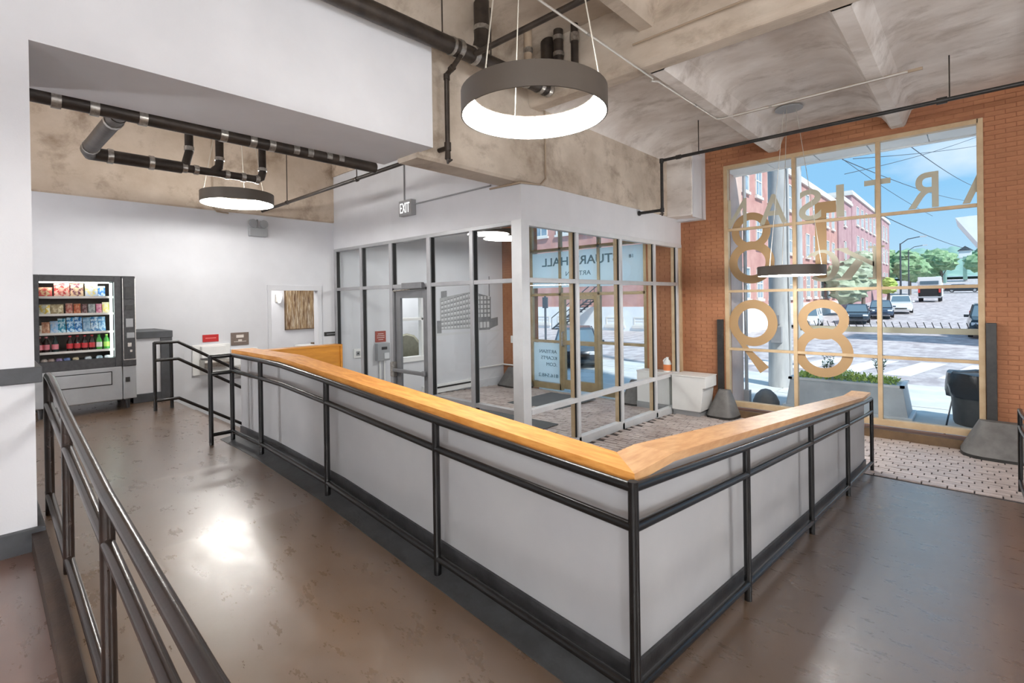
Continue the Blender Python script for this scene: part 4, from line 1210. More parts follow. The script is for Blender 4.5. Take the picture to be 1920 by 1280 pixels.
guard('grey corner guard in the vestibule corner below the mural', (-8.78,9.74,brick_z(9.6)), 0, .50,.30,.42,.14,.48)
guard('grey corner guard beside the white bench inside the vestibule', (-5.35,9.74,brick_z(9.6)), 0, .26,.10,.40,.14,.50)
def jamb(label, x, z1):
    b = MB(); b.box(-.055,.055,-.03,.03,0,z1+2.2); obj('jamb_channel', b, M['black'], label=label, cat='channel', loc=(x,9.765,-2.2), bevel=.004)
jamb('black steel channel left of the big window', -3.575,-.44)
jamb('black steel channel right of the big window', 0.155,-.43)
# white bench boxes
bn = thing('bench_box', 'white laminate bench with dark toe kick outside the vestibule glass', 'bench', (-3.98,9.45,brick_z(9.4)))
b = MB(); b.prism([(-.33,.10),(.22,.10),(.27,.55),(.32,.55),(.32,.755),(-.33,.755)], -.24,.30,'y'); obj('body', b, M['laminate'], parent=bn, bevel=.006)
b = MB(); b.box(-.32,.19,-.21,.28,-.03,.10); obj('toe_kick', b, M['plastic_grey'], parent=bn)
b = MB(); b.box(-.335,.325,-.25,.31,.745,.765); obj('bench_top', b, M['laminate'], parent=bn, bevel=.004)
bn = thing('bench_box', 'white laminate bench inside the vestibule behind the glass', 'bench', (-4.83,9.50,brick_z(9.5)))
b = MB(); b.box(-.33,.38,-.10,.27,.12,.74); obj('body', b, M['laminate'], parent=bn, bevel=.006)
b = MB(); b.box(-.33,.38,-.12,.27,-.03,.12); obj('toe_kick', b, M['plastic_grey'], parent=bn)
b = MB(); b.box(-.34,.385,-.11,.28,.735,.755); obj('bench_top', b, M['laminate'], parent=bn, bevel=.004)
jg = thing('plastic_jug', 'white plastic jug with orange label standing on the vestibule bench', 'jug', (-4.56,9.56,brick_z(9.5)+.755))
b = MB(); b.lathe([(.0,0),(.075,0),(.08,.02),(.08,.17),(.06,.22),(.03,.25),(.025,.27)], n=20); obj('jug_body', b, M['plastic_white'], parent=jg, smooth=True)
b = MB(); b.lathe([(.028,.265),(.028,.295)], n=14); obj('cap', b, M['plastic_white'], parent=jg)
b = MB(); b.tube([(-.07,0,.17),(-.085,0,.22),(-.05,0,.26),(-.02,0,.26)], .013, 8); obj('handle', b, M['plastic_white'], parent=jg)
b = MB(); b.lathe([(.0815,.03),(.0815,.15)], n=20, caps=False); obj('label', b, mat('orange_label', L(226,128,72), .5), parent=jg)

# ------------------------------------------------------------------ vending machine
vm = thing('vending_machine', 'black and grey snack vending machine with lit glass front beside the low trimmed pier', 'vending machine', (-8.0,0.94,-1.335))
def V(name, x0, x1, y0, y1, z0, z1, m, bevel=0.004, par=None):
    b = MB(); b.box(x0+8.0,x1+8.0,y0-.94,y1-.94,z0+1.335,z1+1.335)
    return obj(name, b, m, parent=par if par is not None else vm, bevel=bevel)
vb = M['vend_black'] = mat('vending_black', L(40,40,42), 0.4, col2=L(54,54,56), scale=25)
vg = M['vend_grey'] = mat('vending_grey', L(160,162,164), 0.4, 0.1, col2=L(150,152,154), scale=4)
V('cabinet', -8.80,-8.72,.45,1.43,-1.20,.375, vb)
for y0, y1 in ((.45,.48),(1.26,1.43)): V('cabinet', -8.80,-8.03,y0,y1,-.74,.375, vb)
V('cabinet', -8.80,-8.03,.45,1.43,.33,.375, vb); V('cabinet', -8.80,-8.03,.45,1.43,-1.20,-.68, vg)
fr = MB()
for y0, y1, z0, z1 in ((.45,.515,-.78,.375),(1.215,1.285,-.78,.375),(.515,1.215,.30,.375),(.515,1.215,-.78,-.655)):
    fr.box(-.03,.03,y0-.94,y1-.94,z0+1.335,z1+1.335)
obj('door_frame', fr, vb, parent=vm, bevel=.004)
V('door_glass', -8.005,-7.995,.515,1.215,-.655,.30, M['glass'], 0)
V('back_panel', -8.60,-8.58,.48,1.26,-.74,.33, mat('vending_inner', L(122,108,98), .6))
SHZ = [.115,-.095,-.325,-.555,-.70]
for z in SHZ:
    s = V('shelf', -8.55,-8.09,.49,1.25,z-.018,z, M['alu_light'], .002)
    k = MB(); k.box(-.092,-.084,-.44,.30,z-.02+1.335,z+.008+1.335); obj('price_strip', k, M['pale_print'], parent=s)
V('light_strip', -8.10,-8.07,1.185,1.21,-.65,.29, emis_mat('vending_lamp', (.86,1,.95,1), 3.0), 0)
V('light_strip', -8.14,-8.08,.53,1.18,.285,.298, emis_mat('vending_lamp_top', (1,.97,.92,1), 5.0), 0)
V('control_column', -8.03,-7.955,1.285,1.43,-.78,.375, vb, .008)
ct = MB()
ct.box(.02,.05,.355,.36,.64,1.68); ct.box(.02,.05,.482,.488,.64,1.68); ct.box(.02,.05,.355,.488,.635,.645)
obj('chrome_trim', ct, M['steel'], parent=vm)
V('bill_slot', -7.955,-7.945,1.325,1.40,-.06,.00, M['black'], .002); V('display', -7.955,-7.945,1.32,1.41,.08,.24, M['black'], .002)
V('keypad', -7.955,-7.945,1.325,1.40,-.28,-.17, M['plastic_grey'], .002); V('card_reader', -7.955,-7.93,1.33,1.41,-.42,-.35, M['plastic_grey'], .004)
V('coin_slot', -7.955,-7.94,1.34,1.38,-.53,-.48, M['steel'], .003); V('lock', -7.955,-7.93,1.36,1.385,-.60,-.57, M['steel'], .003)
V('lower_front', -8.03,-7.965,.45,1.285,-1.20,-.775, vg, .012); V('lower_side_front', -8.03,-7.965,1.289,1.43,-1.20,-.775, vg, .012)
fp = V('delivery_flap', -7.967,-7.955,.58,1.17,-.99,-.84, vg, .006)
fo = MB(); fo.box(.03,.036,.57-.94,1.18-.94,.335,.345); fo.box(.03,.036,.57-.94,1.18-.94,.497,.507); fo.box(.03,.036,.57-.94,.58-.94,.335,.507); fo.box(.03,.036,1.17-.94,1.18-.94,.335,.507)
obj('flap_gap', fo, M['gasket'], parent=vm)
V('coin_return', -7.966,-7.955,1.315,1.36,-.98,-.92, M['black'], .003)
for x in (-8.7,-8.12):
    for y in (.52,1.36):
        b = MB(); b.tube([(x+8.0,y-.94,.15),(x+8.0,y-.94,0.0)], [.03,.02], 10); obj('leg', b, vb, parent=vm)
# goods in the machine
def gmat(nm, c, c2): return mat(nm, L(*c), .35, col2=L(*c2), scale=28, detail=2, lo=.45, hi=.55)
def bag(w, h, d=.05):
    b = MB(); vs = []; nu, nv = 7, 8
    for s in (-1,1):
        for j in range(nv):
            for i in range(nu):
                u = -1+2*i/(nu-1); v = -1+2*j/(nv-1)
                puff = (1-u**4)*(1-abs(v)**5)
                ww = w*(1-.06*(1-v*v))
                vs.append((s*d*puff*(.7+.3*math.sin(3*u+v)), u*ww/2, (v+1)*h/2))
    fs = []
    o = nu*nv
    for k in (0, o):
        for j in range(nv-1):
            for i in range(nu-1):
                a = k+j*nu+i
                fs.append((a,a+1,a+nu+1,a+nu) if k else (a,a+nu,a+nu+1,a+1))
    for j in range(nv-1):
        fs.append((j*nu,o+j*nu,o+(j+1)*nu,(j+1)*nu)); fs.append((j*nu+nu-1,(j+1)*nu+nu-1,o+(j+1)*nu+nu-1,o+j*nu+nu-1))
    return b.add(vs, fs)
def ordn(i): return ('first','second','third','fourth','fifth','sixth','seventh','eighth','ninth')[i]
def goods_bags(row, z, items, group, lean=0):
    for i, (y, w, h, cname, c, c2, what) in enumerate(items):
        o = obj('snack_bag' if what != 'snack bar' else 'snack_bar', bag(w, h, .035 if w > .09 else .018), gmat('wrap_%s_%d' % (row, i), c, c2),
            label='%s %s on the %s vending shelf, %s from left' % (cname, what, row, ordn(i)), cat='snack', group=group, smooth=True, loc=(-8.15,y,z+.002), rot=(0,-.12+lean,0))
goods_bags('top', SHZ[0], [(.585,.13,.10,'cream and green','x',0,'chip bag')] if 0 else [
    (.585,.13,.115,'cream and red',(226,196,150),(204,90,84),'chip bag'),(.735,.15,.175,'red',(206,70,70),(232,190,170),'chip bag'),(.875,.13,.165,'purple',(120,64,84),(226,196,160),'chip bag'),
    (1.015,.13,.17,'yellow and pale blue',(232,216,140),(196,206,220),'chip bag'),(1.115,.075,.135,'blue',(60,130,206),(206,226,240),'candy box')], 'snacks on the top shelf')
goods_bags('second', SHZ[1], [(.575,.11,.12,'yellow',(238,206,90),(240,236,220),'chip bag'),(.69,.12,.12,'cream',(220,206,170),(176,156,120),'chip bag'),(.80,.07,.13,'dusty red',(166,84,70),(196,150,130),'snack bar'),(.875,.07,.125,'orange brown',(176,84,46),(204,130,90),'snack bar'),(.945,.055,.12,'maroon',(110,64,66),(160,130,126),'snack bar'),(1.015,.07,.12,'silver',(186,190,186),(150,150,150),'snack bar'),(1.085,.06,.12,'pink',(206,110,140),(230,170,180),'snack bar'),(1.155,.075,.14,'pale yellow',(238,216,120),(230,220,190),'snack bag')], 'snacks on the second shelf')
goods_bags('third', SHZ[2], [(.53,.04,.10,'white',(226,220,206),(200,170,150),'snack bar'),(.585,.075,.14,'peach',(214,170,140),(190,130,100),'snack bar'),(.66,.075,.15,'pale blue',(150,190,226),(200,210,226),'snack bar'),(.73,.075,.18,'teal',(30,140,170),(200,230,236),'snack bar'),(.81,.075,.19,'blue patterned',(30,130,190),(210,236,246),'snack bar'),(.885,.075,.195,'dark blue patterned',(20,110,180),(200,230,246),'snack bar'),(.965,.075,.185,'silver blue',(170,196,214),(120,160,190),'snack bar'),(1.04,.075,.19,'white and blue',(210,226,236),(70,130,180),'snack bar'),(1.115,.075,.19,'pale blue and white',(190,216,232),(90,150,200),'snack bar')], 'snack bars on the third shelf', -.14)
def bottle(label, y, z, c_body, c_cap, c_lab, group, r=.032, h=.19):
    t = thing('drink_bottle', label, 'bottle', (-8.15,y,z+.002), group=group)
    b = MB(); b.lathe([(r*.9,0),(r,.012),(r,h*.55),(r*.85,h*.68),(r*.38,h*.86),(r*.38,h*.92)], n=14); obj('bottle_body', b, c_body, parent=t, smooth=True)
    b = MB(); b.lathe([(r*.45,h*.91),(r*.45,h)], n=12); obj('bottle_cap', b, c_cap, parent=t)
    b = MB(); b.lathe([(r*1.02,h*.18),(r*1.02,h*.5)], n=14, caps=False); obj('bottle_label', b, c_lab, parent=t, smooth=True)
    return t
cola = mat('cola', L(50,30,26), .15); redc = mat('red_cap', L(206,50,56), .4); grn = mat('green_bottle', L(70,150,60), .15); lgr = mat('lime_label', L(170,214,90), .4)
pnk = mat('pink_label', L(222,130,140), .4); dkb = mat('dark_bottle', L(36,52,50), .15)
for i, (y, b_, c_, l_, d_) in enumerate([(.525,cola,pnk,pnk,'dark bottle with pink label'),(.585,cola,pnk,pnk,'dark bottle with wide pink label'),(.665,dkb,dkb,pnk,'green-black bottle with pink band'),(.80,cola,redc,redc,'cola bottle with red label'),(.87,cola,redc,redc,'cola bottle with bright red label'),(.94,cola,redc,redc,'cola bottle with red label and cap'),(1.01,cola,redc,redc,'red-capped cola bottle'),(1.08,grn,grn,M['pale_print'],'green bottle with white label'),(1.155,grn,lgr,lgr,'green bottle with lime label')]):
    bottle('%s on the fourth vending shelf, %s from left' % (d_, ordn(i)), y, SHZ[3], b_, c_, l_, 'bottles on the fourth shelf')
for i, (y, c, cn) in enumerate([(.56,(206,190,180),'beige'),(.625,(186,160,150),'tan'),(.70,(150,130,170),'mauve'),(.77,(120,140,190),'blue'),(.85,(216,196,160),'cream'),(.97,(216,222,226),'silver'),(1.08,(186,206,216),'pale blue'),(1.16,(226,230,232),'white')]):
    b = MB(); b.lathe([(.0,0),(.03,0),(.034,.02),(.034,.05),(.024,.066),(.0,.07)], n=14, caps=False)
    obj('snack_cup', b, gmat('cup_%d' % i, c, tuple(max(0,k-40) for k in c)), label='%s snack cup on the bottom vending shelf, %s from left' % (cn, ordn(i)), cat='snack', group='cups on the bottom shelf', smooth=True, loc=(-8.14,y,SHZ[4]+.002))
# ------------------------------------------------------------------ outside: ground, walk, road
M['walk'] = mat('pale_concrete_walk', L(214,216,214), 0.8, col2=L(190,194,194), scale=1.2, detail=8, bump=0.1, bscale=10)
M['road'] = mat('worn_paver_road', L(196,190,190), 0.8, col2=L(160,152,154), scale=2.2, detail=9, lo=.4, hi=.6, bump=0.2, bscale=6, stretch=(1,.5,1))
M['white_line'] = mat('worn_white_road_paint', L(236,238,238), 0.7, col2=L(214,216,216), scale=3)
M['ext_brick'] = mat('far_brick', L(206,160,150), 0.85, col2=L(186,138,130), scale=.9, detail=8)
M['ext_brick2'] = mat('far_mauve_brick', L(194,158,160), 0.85, col2=L(176,138,142), scale=.7, detail=8)
M['ext_brick_near'] = mat('near_pale_brick', L(214,192,182), 0.85, col2=L(198,172,162), scale=1.6, detail=8)
M['ext_white'] = mat('whitewashed_wall', L(240,241,241), 0.8, col2=L(226,229,231), scale=.8, detail=6)
M['ext_stone'] = mat('pale_stone_trim', L(220,216,210), 0.8)
M['ext_glass'] = mat('far_window_glass', L(120,140,156), 0.12, col2=L(170,186,196), scale=.6)
M['ext_dark'] = mat('dark_far_metal', L(70,78,86), 0.6)
M['pole'] = mat('grey_utility_pole', L(188,190,190), 0.8, col2=L(164,166,168), scale=2.2, detail=8, stretch=(3,3,.5), bump=0.15, bscale=12)
M['leaf'] = mat('tree_leaves', L(150,178,138), 0.8, col2=L(108,144,104), scale=1.6, detail=8, lo=.4, hi=.6)
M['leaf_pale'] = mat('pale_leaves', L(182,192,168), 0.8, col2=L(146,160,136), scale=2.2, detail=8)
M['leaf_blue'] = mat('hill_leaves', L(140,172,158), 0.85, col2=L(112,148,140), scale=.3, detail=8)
M['leaf_bright'] = mat('planter_leaves', L(196,212,124), 0.7, col2=L(146,174,84), scale=9)
M['trunk'] = mat('grey_bark', L(120,108,98), 0.85)
def gz(x, y):
    P = [(-5,-2.35),(44,-2.35),(52.5,-2.12),(58.5,-1.88),(90,-1.07),(115,-.05),(170,2.6),(400,14)]
    for (a, za), (b, zb) in zip(P, P[1:]):
        if a <= y <= b: return za+(zb-za)*(y-a)/(b-a)
    return P[-1][1]
gd = MB()
yy = [10.14,14,20,30,44,52.5,58.5,74,90,102,115,140,170,230]
gd.strip([(-90,y,gz(0,y)-.05) for y in yy], [(60,y,gz(0,y)-.05) for y in yy])
struct('ground_road', gd, M['road'])
wk = MB(); wk.box(-16,8,10.15,16.6,-2.6,-2.375)
walk = struct('ground_sidewalk', wk, M['paver_joint'])
sl = MB(); sl.box(-.785,.785,-.785,.785,-.05,0)
sd = None
for i in range(12):
    for j in range(4):
        if sd is None:
            o = obj('slab', sl, M['walk'], parent=walk, bevel=.008); sd = o.data
        else:
            o = bpy.data.objects.new('slab', sd); COL.objects.link(o); o.parent = walk
        o.location = (-12.4+1.6*i, 10.95+1.6*j, -2.35+random.uniform(-.004,.004))
cwk = MB()
for k in range(6): cwk.add([(-6+1.3*k,18.5,-2.395),(-5.3+1.3*k,18.5,-2.395),(-4.6+1.3*k,22.5,-2.395),(-5.3+1.3*k,22.5,-2.395)], [(0,1,2,3)])
struct('road_crossing_stripes', cwk, M['white_line'])

# ------------------------------------------------------------------ own building outside: upper wall, soffit panels, brick return
up = MB(); up.box(-12,6,9.85,10.2,3.42,4.0); up.box(-12,-9.5,9.85,10.2,-2.5,3.5)
struct('wall_front_upper', up, M['ext_brick'])
rt = MB(); rt.box(-4.35,-3.66,10.15,11.3,-2.4,6.0)
struct('wall_outer_return', rt, M['ext_brick_near'])
cn = thing('window_canopy', 'pale panelled soffit outside over the top of the big window', 'canopy', (-1.2,10.5,2.5))
for i in range(7):
    b = MB(); b.box(-2.45+.78*i,-2.45+.765+.78*i,-.33,.33,0,.08); obj('panel', b, M['ext_white'], parent=cn, bevel=.006)
b = MB(); b.box(-2.5,3.1,.32,.40,-.02,.16); obj('fascia', b, M['ext_white'], parent=cn)
dp = MB(); dp.tube([(0,0,0),(0,0,7.4)], .035, 10); dp.box(-.07,.07,-.07,.07,0,.35)
obj('downspout', dp, M['alu'], label='grey downspout on the outer brick return left of the big window', cat='downspout', loc=(-3.62,11.36,-2.37))
b = MB(); b.lathe([(.26,0),(.26,.06),(.2,.2),(.1,.30),(.0,.33)], n=18, caps=False)
obj('bollard_base', b, M['guard'], label='grey domed base on the pavement beside the outer brick return', cat='bollard', loc=(-3.35,11.75,-2.345), smooth=True)
sb = thing('bird_spike_ledge', 'beige ledge with a row of slanting bird spikes outside the big window', 'ledge', (-1.12,10.24,-.635))
b = MB(); b.box(-1.2,1.22,-.05,.05,0,.09); obj('ledge', b, M['vinyl_grey'], parent=sb, bevel=.004)
sk = MB(); sk.tube([(0,0,0),(-.035,-.02,.11)], .006, 5)
sk_d = None
for k in range(24):
    if sk_d is None: o = obj('spike', sk, M['black'], parent=sb); sk_d = o.data
    else: o = bpy.data.objects.new('spike', sk_d); COL.objects.link(o); o.parent = sb
    o.location = (-1.15+.1*k, -.02, .07)

# ------------------------------------------------------------------ planter, bin, poles
pl = thing('planter', 'long grey trapezoid planter box outside the big window', 'planter', (-1.92,12.1,-2.35))
b = MB()
b.hexa([(-1.02,-.44,.06),(1.0,-.44,.06),(1.0,.44,.06),(-1.02,.44,.06),(-.94,-.40,.63),(.92,-.40,.63),(.92,.40,.63),(-.94,.40,.63)])
obj('planter_body', b, mat('grey_zinc', L(192,198,202), .55, .1, col2=L(176,182,188), scale=3, detail=6), parent=pl, bevel=.01)
b = MB(); b.box(-1.08,1.06,-.48,.48,0,.07); obj('plinth', b, M['alu_light'], parent=pl, bevel=.008)
b = MB(); b.box(-.97,.95,-.43,-.37,.60,.645); b.box(-.97,.95,.37,.43,.60,.645); b.box(-.97,-.9,-.43,.43,.60,.645); b.box(.88,.95,-.43,.43,.60,.645); obj('rim', b, M['alu_light'], parent=pl)
b = MB(); b.box(-.9,.88,-.37,.37,.5,.60); obj('soil', b, M['trunk'], parent=pl)
def leafy(nm, label, loc, w, d, h, n, m, ls=.05, group=None):
    r = MB()
    for k in range(n):
        a = random.uniform(-w,w); c = random.uniform(-d,d); z = random.uniform(0,h)*(1-.5*abs(a)/w)
        t = random.uniform(0,2*PI); e = random.uniform(.3,1.3)
        u = Vector((math.cos(t)*math.cos(e), math.sin(t)*math.cos(e), math.sin(e)))*ls*random.uniform(.7,1.5)
        s_ = Vector((-math.sin(t), math.cos(t), 0))*ls*.3
        p = Vector((a,c,z))
        r.add([p, p+u*.5+s_, p+u, p+u*.5-s_], [(0,1,2,3)])
    return obj(nm, r, m, label=label, cat='plant', group=group, loc=loc, kind='stuff' if False else None)
leafy('ground_cover', 'yellow-green ground cover filling the grey planter', (-1.94,12.1,-1.75), .84, .33, .16, 1500, M['leaf_bright'], .06)
def shrub(label, loc, h):
    r = thing('slender_shrub', label, 'shrub', loc)
    b = MB()
    tips = []
    for k in range(7):
        a = 2*PI*k/7; hh = h*random.uniform(.6,1)
        p = [(0,0,0),(.03*math.cos(a),.03*math.sin(a),hh*.4),(.11*math.cos(a),.11*math.sin(a),hh)]
        b.tube(p, [.008,.006,.003], 5); tips.append(p)
    obj('stems', b, M['trunk'], parent=r)
    f = MB()
    for p in tips:
        for k in range(16):
            t = random.uniform(.25,1); q = Vector(p[1]).lerp(Vector(p[2]), t)
            a = random.uniform(0,2*PI); u = Vector((math.cos(a),math.sin(a),.6))*.06; s_ = Vector((-math.sin(a),math.cos(a),0))*.014
            f.add([q,q+u*.5+s_,q+u,q+u*.5-s_], [(0,1,2,3)])
    obj('leaves', f, mat('shrub_leaf_'+str(int(h*100)), L(104,130,96), .8), parent=r, kind='stuff')
shrub('slender shrub in the planter behind the lower right numeral 8', (-2.25,12.1,-1.76), .55)
shrub('slender taller shrub in the planter beside the right window mullion', (-1.38,12.05,-1.76), .62)
tc = thing('trash_can', 'large dark trash can with a black bag folded over its rim outside the window', 'trash can', (0.06,12.15,-2.35))
b = MB(); b.lathe([(.36,0),(.38,.05),(.43,.86),(.43,.88)], n=28); obj('can_body', b, mat('dark_grey_bin', L(88,88,88), .55, col2=L(74,74,74), scale=6), parent=tc, smooth=True)
b = MB(); n = 40; rings = []
for h_, rr, am in ((.50,.452,.02),(.58,.475,.022),(.72,.485,.022),(.86,.478,.014),(.925,.462,.01),(.90,.40,.012),(.70,.37,.01)):
    rings.append([((rr+am*math.sin(7*2*PI*j/n+h_*9)+am*.6*math.sin(13*2*PI*j/n+h_*5))*math.cos(2*PI*j/n),(rr+am*math.sin(7*2*PI*j/n+h_*9)+am*.6*math.sin(13*2*PI*j/n+h_*5))*math.sin(2*PI*j/n),h_+.012*math.sin(5*2*PI*j/n)) for j in range(n)])
vs = [p for r_ in rings for p in r_]
b.add(vs, [(i*n+j,i*n+(j+1)%n,(i+1)*n+(j+1)%n,(i+1)*n+j) for i in range(len(rings)-1) for j in range(n)])
obj('bin_bag', b, mat('black_bag', L(52,54,58), .3, bump=.5, bscale=9), parent=tc, smooth=True)
up_ = thing('utility_pole', 'thick grey utility pole on the pavement outside the big window', 'pole', (-3.72,14.3,-2.35))
b = MB(); b.lathe([(.285,0),(.25,2.2),(.22,12)], n=20); obj('pole_shaft', b, M['pole'], parent=up_, smooth=True)
b = MB(); b.box(-.12,.12,-.36,-.24,1.15,1.55); b.box(-.07,.07,-.32,-.22,1.62,1.85); obj('notice_plate', b, M['alu'], parent=up_)
b = MB(); b.tube([(.26,-.1,0),(.245,-.1,3.4),(.23,-.1,8)], .03, 8); obj('cable_guard', b, M['pole'], parent=up_)
up2 = thing('steel_pole', 'slimmer pale pole right behind the thick utility pole', 'pole', (-4.45,19.4,-2.4))
b = MB(); b.lathe([(.15,0),(.13,5),(.11,13)], n=16); obj('pole_shaft', b, M['pole'], parent=up2, smooth=True)
b = MB(); b.tube([(0,0,8.3),(.9,-.4,8.5),(1.6,-.7,8.45)], .04, 8); obj('lamp_arm', b, M['pole'], parent=up2)
def wire(label, p, q, sag=.15):
    P_ = [Vector(p).lerp(Vector(q), k/10) for k in range(11)]
    c = (Vector(p)+Vector(q))/2
    b = MB(); b.tube([(v.x-c.x, v.y-c.y, v.z-c.z-sag*4*(k/10)*(1-k/10)) for k, v in enumerate(P_)], .009, 5)
    obj('overhead_wire', b, M['ext_dark'], label=label, cat='wire', loc=c)
wire('overhead wire slanting down right past the letter T to the roofs', (-3.35,14.6,4.4), (-1.6,34,4.0))
wire('overhead wire rising right across the upper right panes', (-2.54,16,3.23), (.9,32,7.5))
wire('overhead wire slanting past the mirrored letter R', (-2.1,13,2.95), (-.3,34,4.6))
wire('upper thin overhead wire near the top right pane', (-2.05,14,3.15), (.1,30,6.4), .05)
wire('overhead wire falling steeply in the top right corner pane', (-1.0,13,3.05), (.3,36,5.4))
wire('overhead wire low in the right pane above the hill', (-1.5,14,1.75), (.6,38,2.2), .2)

# ------------------------------------------------------------------ buildings across the street
def building(label, x0, x1, y0, y1, z0, z1, m, base_m=None, base_h=0, wins_x=(), wins_y=(), par=.5):
    """wins_x: windows in the +x face (y0,y1,z0,z1); wins_y: in the -y face (x0,x1,z0,z1)"""
    r = thing('building', label, 'building', (x1,y0,z0))
    b = MB(); b.box(x0-x1,0,0,y1-y0,base_h,z1-z0); obj('wall', b, m, parent=r)
    if base_h:
        b = MB(); b.box(x0-x1,.05,-.05,y1-y0,-1,base_h); obj('ground_floor_wall', b, base_m, parent=r)
    b = MB(); b.box(x0-x1-.1,.18,-.18,y1-y0+.1,z1-z0-par,z1-z0-par*.35); b.box(x0-x1,.08,-.08,y1-y0,z1-z0-par*.35,z1-z0+.1); obj('cornice', b, M['ext_stone'], parent=r)
    cache = {}
    def win(face, a, c, d, e):
        key = (face, round(c-a,3), round(e-d,3))
        w_, h_ = c-a, e-d
        if key not in cache:
            f = MB(); g_ = MB(); s_ = MB()
            t = .09
            if face == 'x':
                f.box(0,.08,0,t,0,h_); f.box(0,.08,w_-t,w_,0,h_); f.box(0,.08,0,w_,0,t); f.box(0,.08,0,w_,h_-t,h_); f.box(0,.06,0,w_,h_/2-.04,h_/2+.04); f.box(0,.06,w_/2-.035,w_/2+.035,0,h_)
                g_.box(.01,.03,t,w_-t,t,h_-t); s_.box(0,.16,-.1,w_+.1,-.18,0)
            else:
                f.box(0,t,-.08,0,0,h_); f.box(w_-t,w_,-.08,0,0,h_); f.box(0,w_,-.08,0,0,t); f.box(0,w_,-.08,0,h_-t,h_); f.box(0,w_,-.06,0,h_/2-.04,h_/2+.04); f.box(w_/2-.035,w_/2+.035,-.06,0,0,h_)
                g_.box(t,w_-t,-.03,-.01,t,h_-t); s_.box(-.1,w_+.1,-.16,0,-.18,0)
            cache[key] = [obj('window', f, M['ext_stone'], parent=r), None, None]
            o = cache[key][0]
            p_ = obj('pane', g_, M['ext_glass'], parent=o); q_ = obj('sill', s_, M['ext_stone'], parent=o)
            cache[key][1] = p_.data; cache[key][2] = q_.data
        else:
            o = bpy.data.objects.new('window', cache[key][0].data); COL.objects.link(o); o.parent = r
            for nm_, dd in (('pane', cache[key][1]), ('sill', cache[key][2])):
                k = bpy.data.objects.new(nm_, dd); COL.objects.link(k); k.parent = o
        o.location = (0 if face == 'x' else a-x1, a-y0 if face == 'x' else 0, d-z0)
    for w in wins_x: win('x', *w)
    for w in wins_y: win('y', *w)
    return r
wx = []
for i in range(11):
    y = 34+2.75*i
    for z in (-.2,3.4,6.9): wx.append((y, y+1.3, z, z+2.1))
wy = []
for i in range(8):
    x = -29.5+2.3*i
    wy.append((x, x+1.5, -2.0, -1.4)) if i != 3 else None
    for z in (1.6,5.2): wy.append((x, x+1.4, z, z+2.1))
building('long red brick building with white trim behind the utility pole', -40, -11, 32.5, 64.5, -2.6, 10.2, M['ext_brick'], M['ext_white'], 1.95, wx, wy)
wx2 = []
for i in range(9):
    y = 78+3.6*i
    for z in (1.2,5.2,9.0): wx2.append((y, y+1.9, z, z+2.4))
building('mauve brick block further up the street past the letter K', -30, -11.2, 75, 112, -1.6, 12.9, M['ext_brick2'], None, 0, wx2, [(-18,-16,1.2,3.6),(-14.5,-12.5,1.2,3.6),(-14.5,-12.5,5.2,7.6)])
building('narrow brick stair tower between the two street buildings', -16, -11.1, 66, 74, -2.0, 11.3, M['ext_brick2'], None, 0, [(69,70.2,4,6.2),(69,70.2,8,9.8)], [])
building('pale stone building far left seen through the vestibule glass', -56, -41.5, 36, 60, -2.6, 12, M['ext_brick_near'], None, 0, [], [(-46+2.4*i,-44.6+2.4*i,z,z+2.0) for i in range(2) for z in (-.5,3.5,7.5)], 1.0)
st = thing('outside_stair', 'grey steel stair against the whitewashed wall seen through the entrance doors', 'stair', (-24.5,32.2,-2.4))
b = MB()
for k in range(14): b.box(.28*k,.28*k+.3,-1.0,0,.19*k,.19*k+.06)
obj('treads', b, M['ext_dark'], parent=st)
for y in (-1.0,0):
    b = MB(); b.tube([(0,y,.9),(4,y,3.6)], .035, 6); b.tube([(0,y,0),(4,y,2.7)], .06, 6)
    for k in range(5): b.tube([(k*1.0,y,k*.675),(k*1.0,y,k*.675+.9)], .025, 6)
    obj('stair_rail', b, M['ext_dark'], parent=st)
b = MB(); b.tube([(0,0,0),(0,0,2.6)], .06, 8); b.box(-.16,.16,-.05,.05,1.9,2.5)
obj('street_sign', b, M['ext_dark'], label='small dark post sign by the street seen through the entrance sidelight', cat='sign', loc=(-17.4,21.6,-2.4))
# gable of a white building in the upper right pane
gb = thing('gable_roof', 'white gable eave poking into the right edge of the window', 'roof', (1.9,30.5,3.3))
b = MB(); b.prism([(-2.55,.1),(2.6,.3),(2.6,-4.5),(-1.72,-1.25)], -.1, 4, 'y'); obj('eave', b, M['ext_white'], parent=gb)
b = MB(); b.box(-1.6,2.6,0.1,4,-5.75,-1.2); obj('wall', b, M['ext_white'], parent=gb)

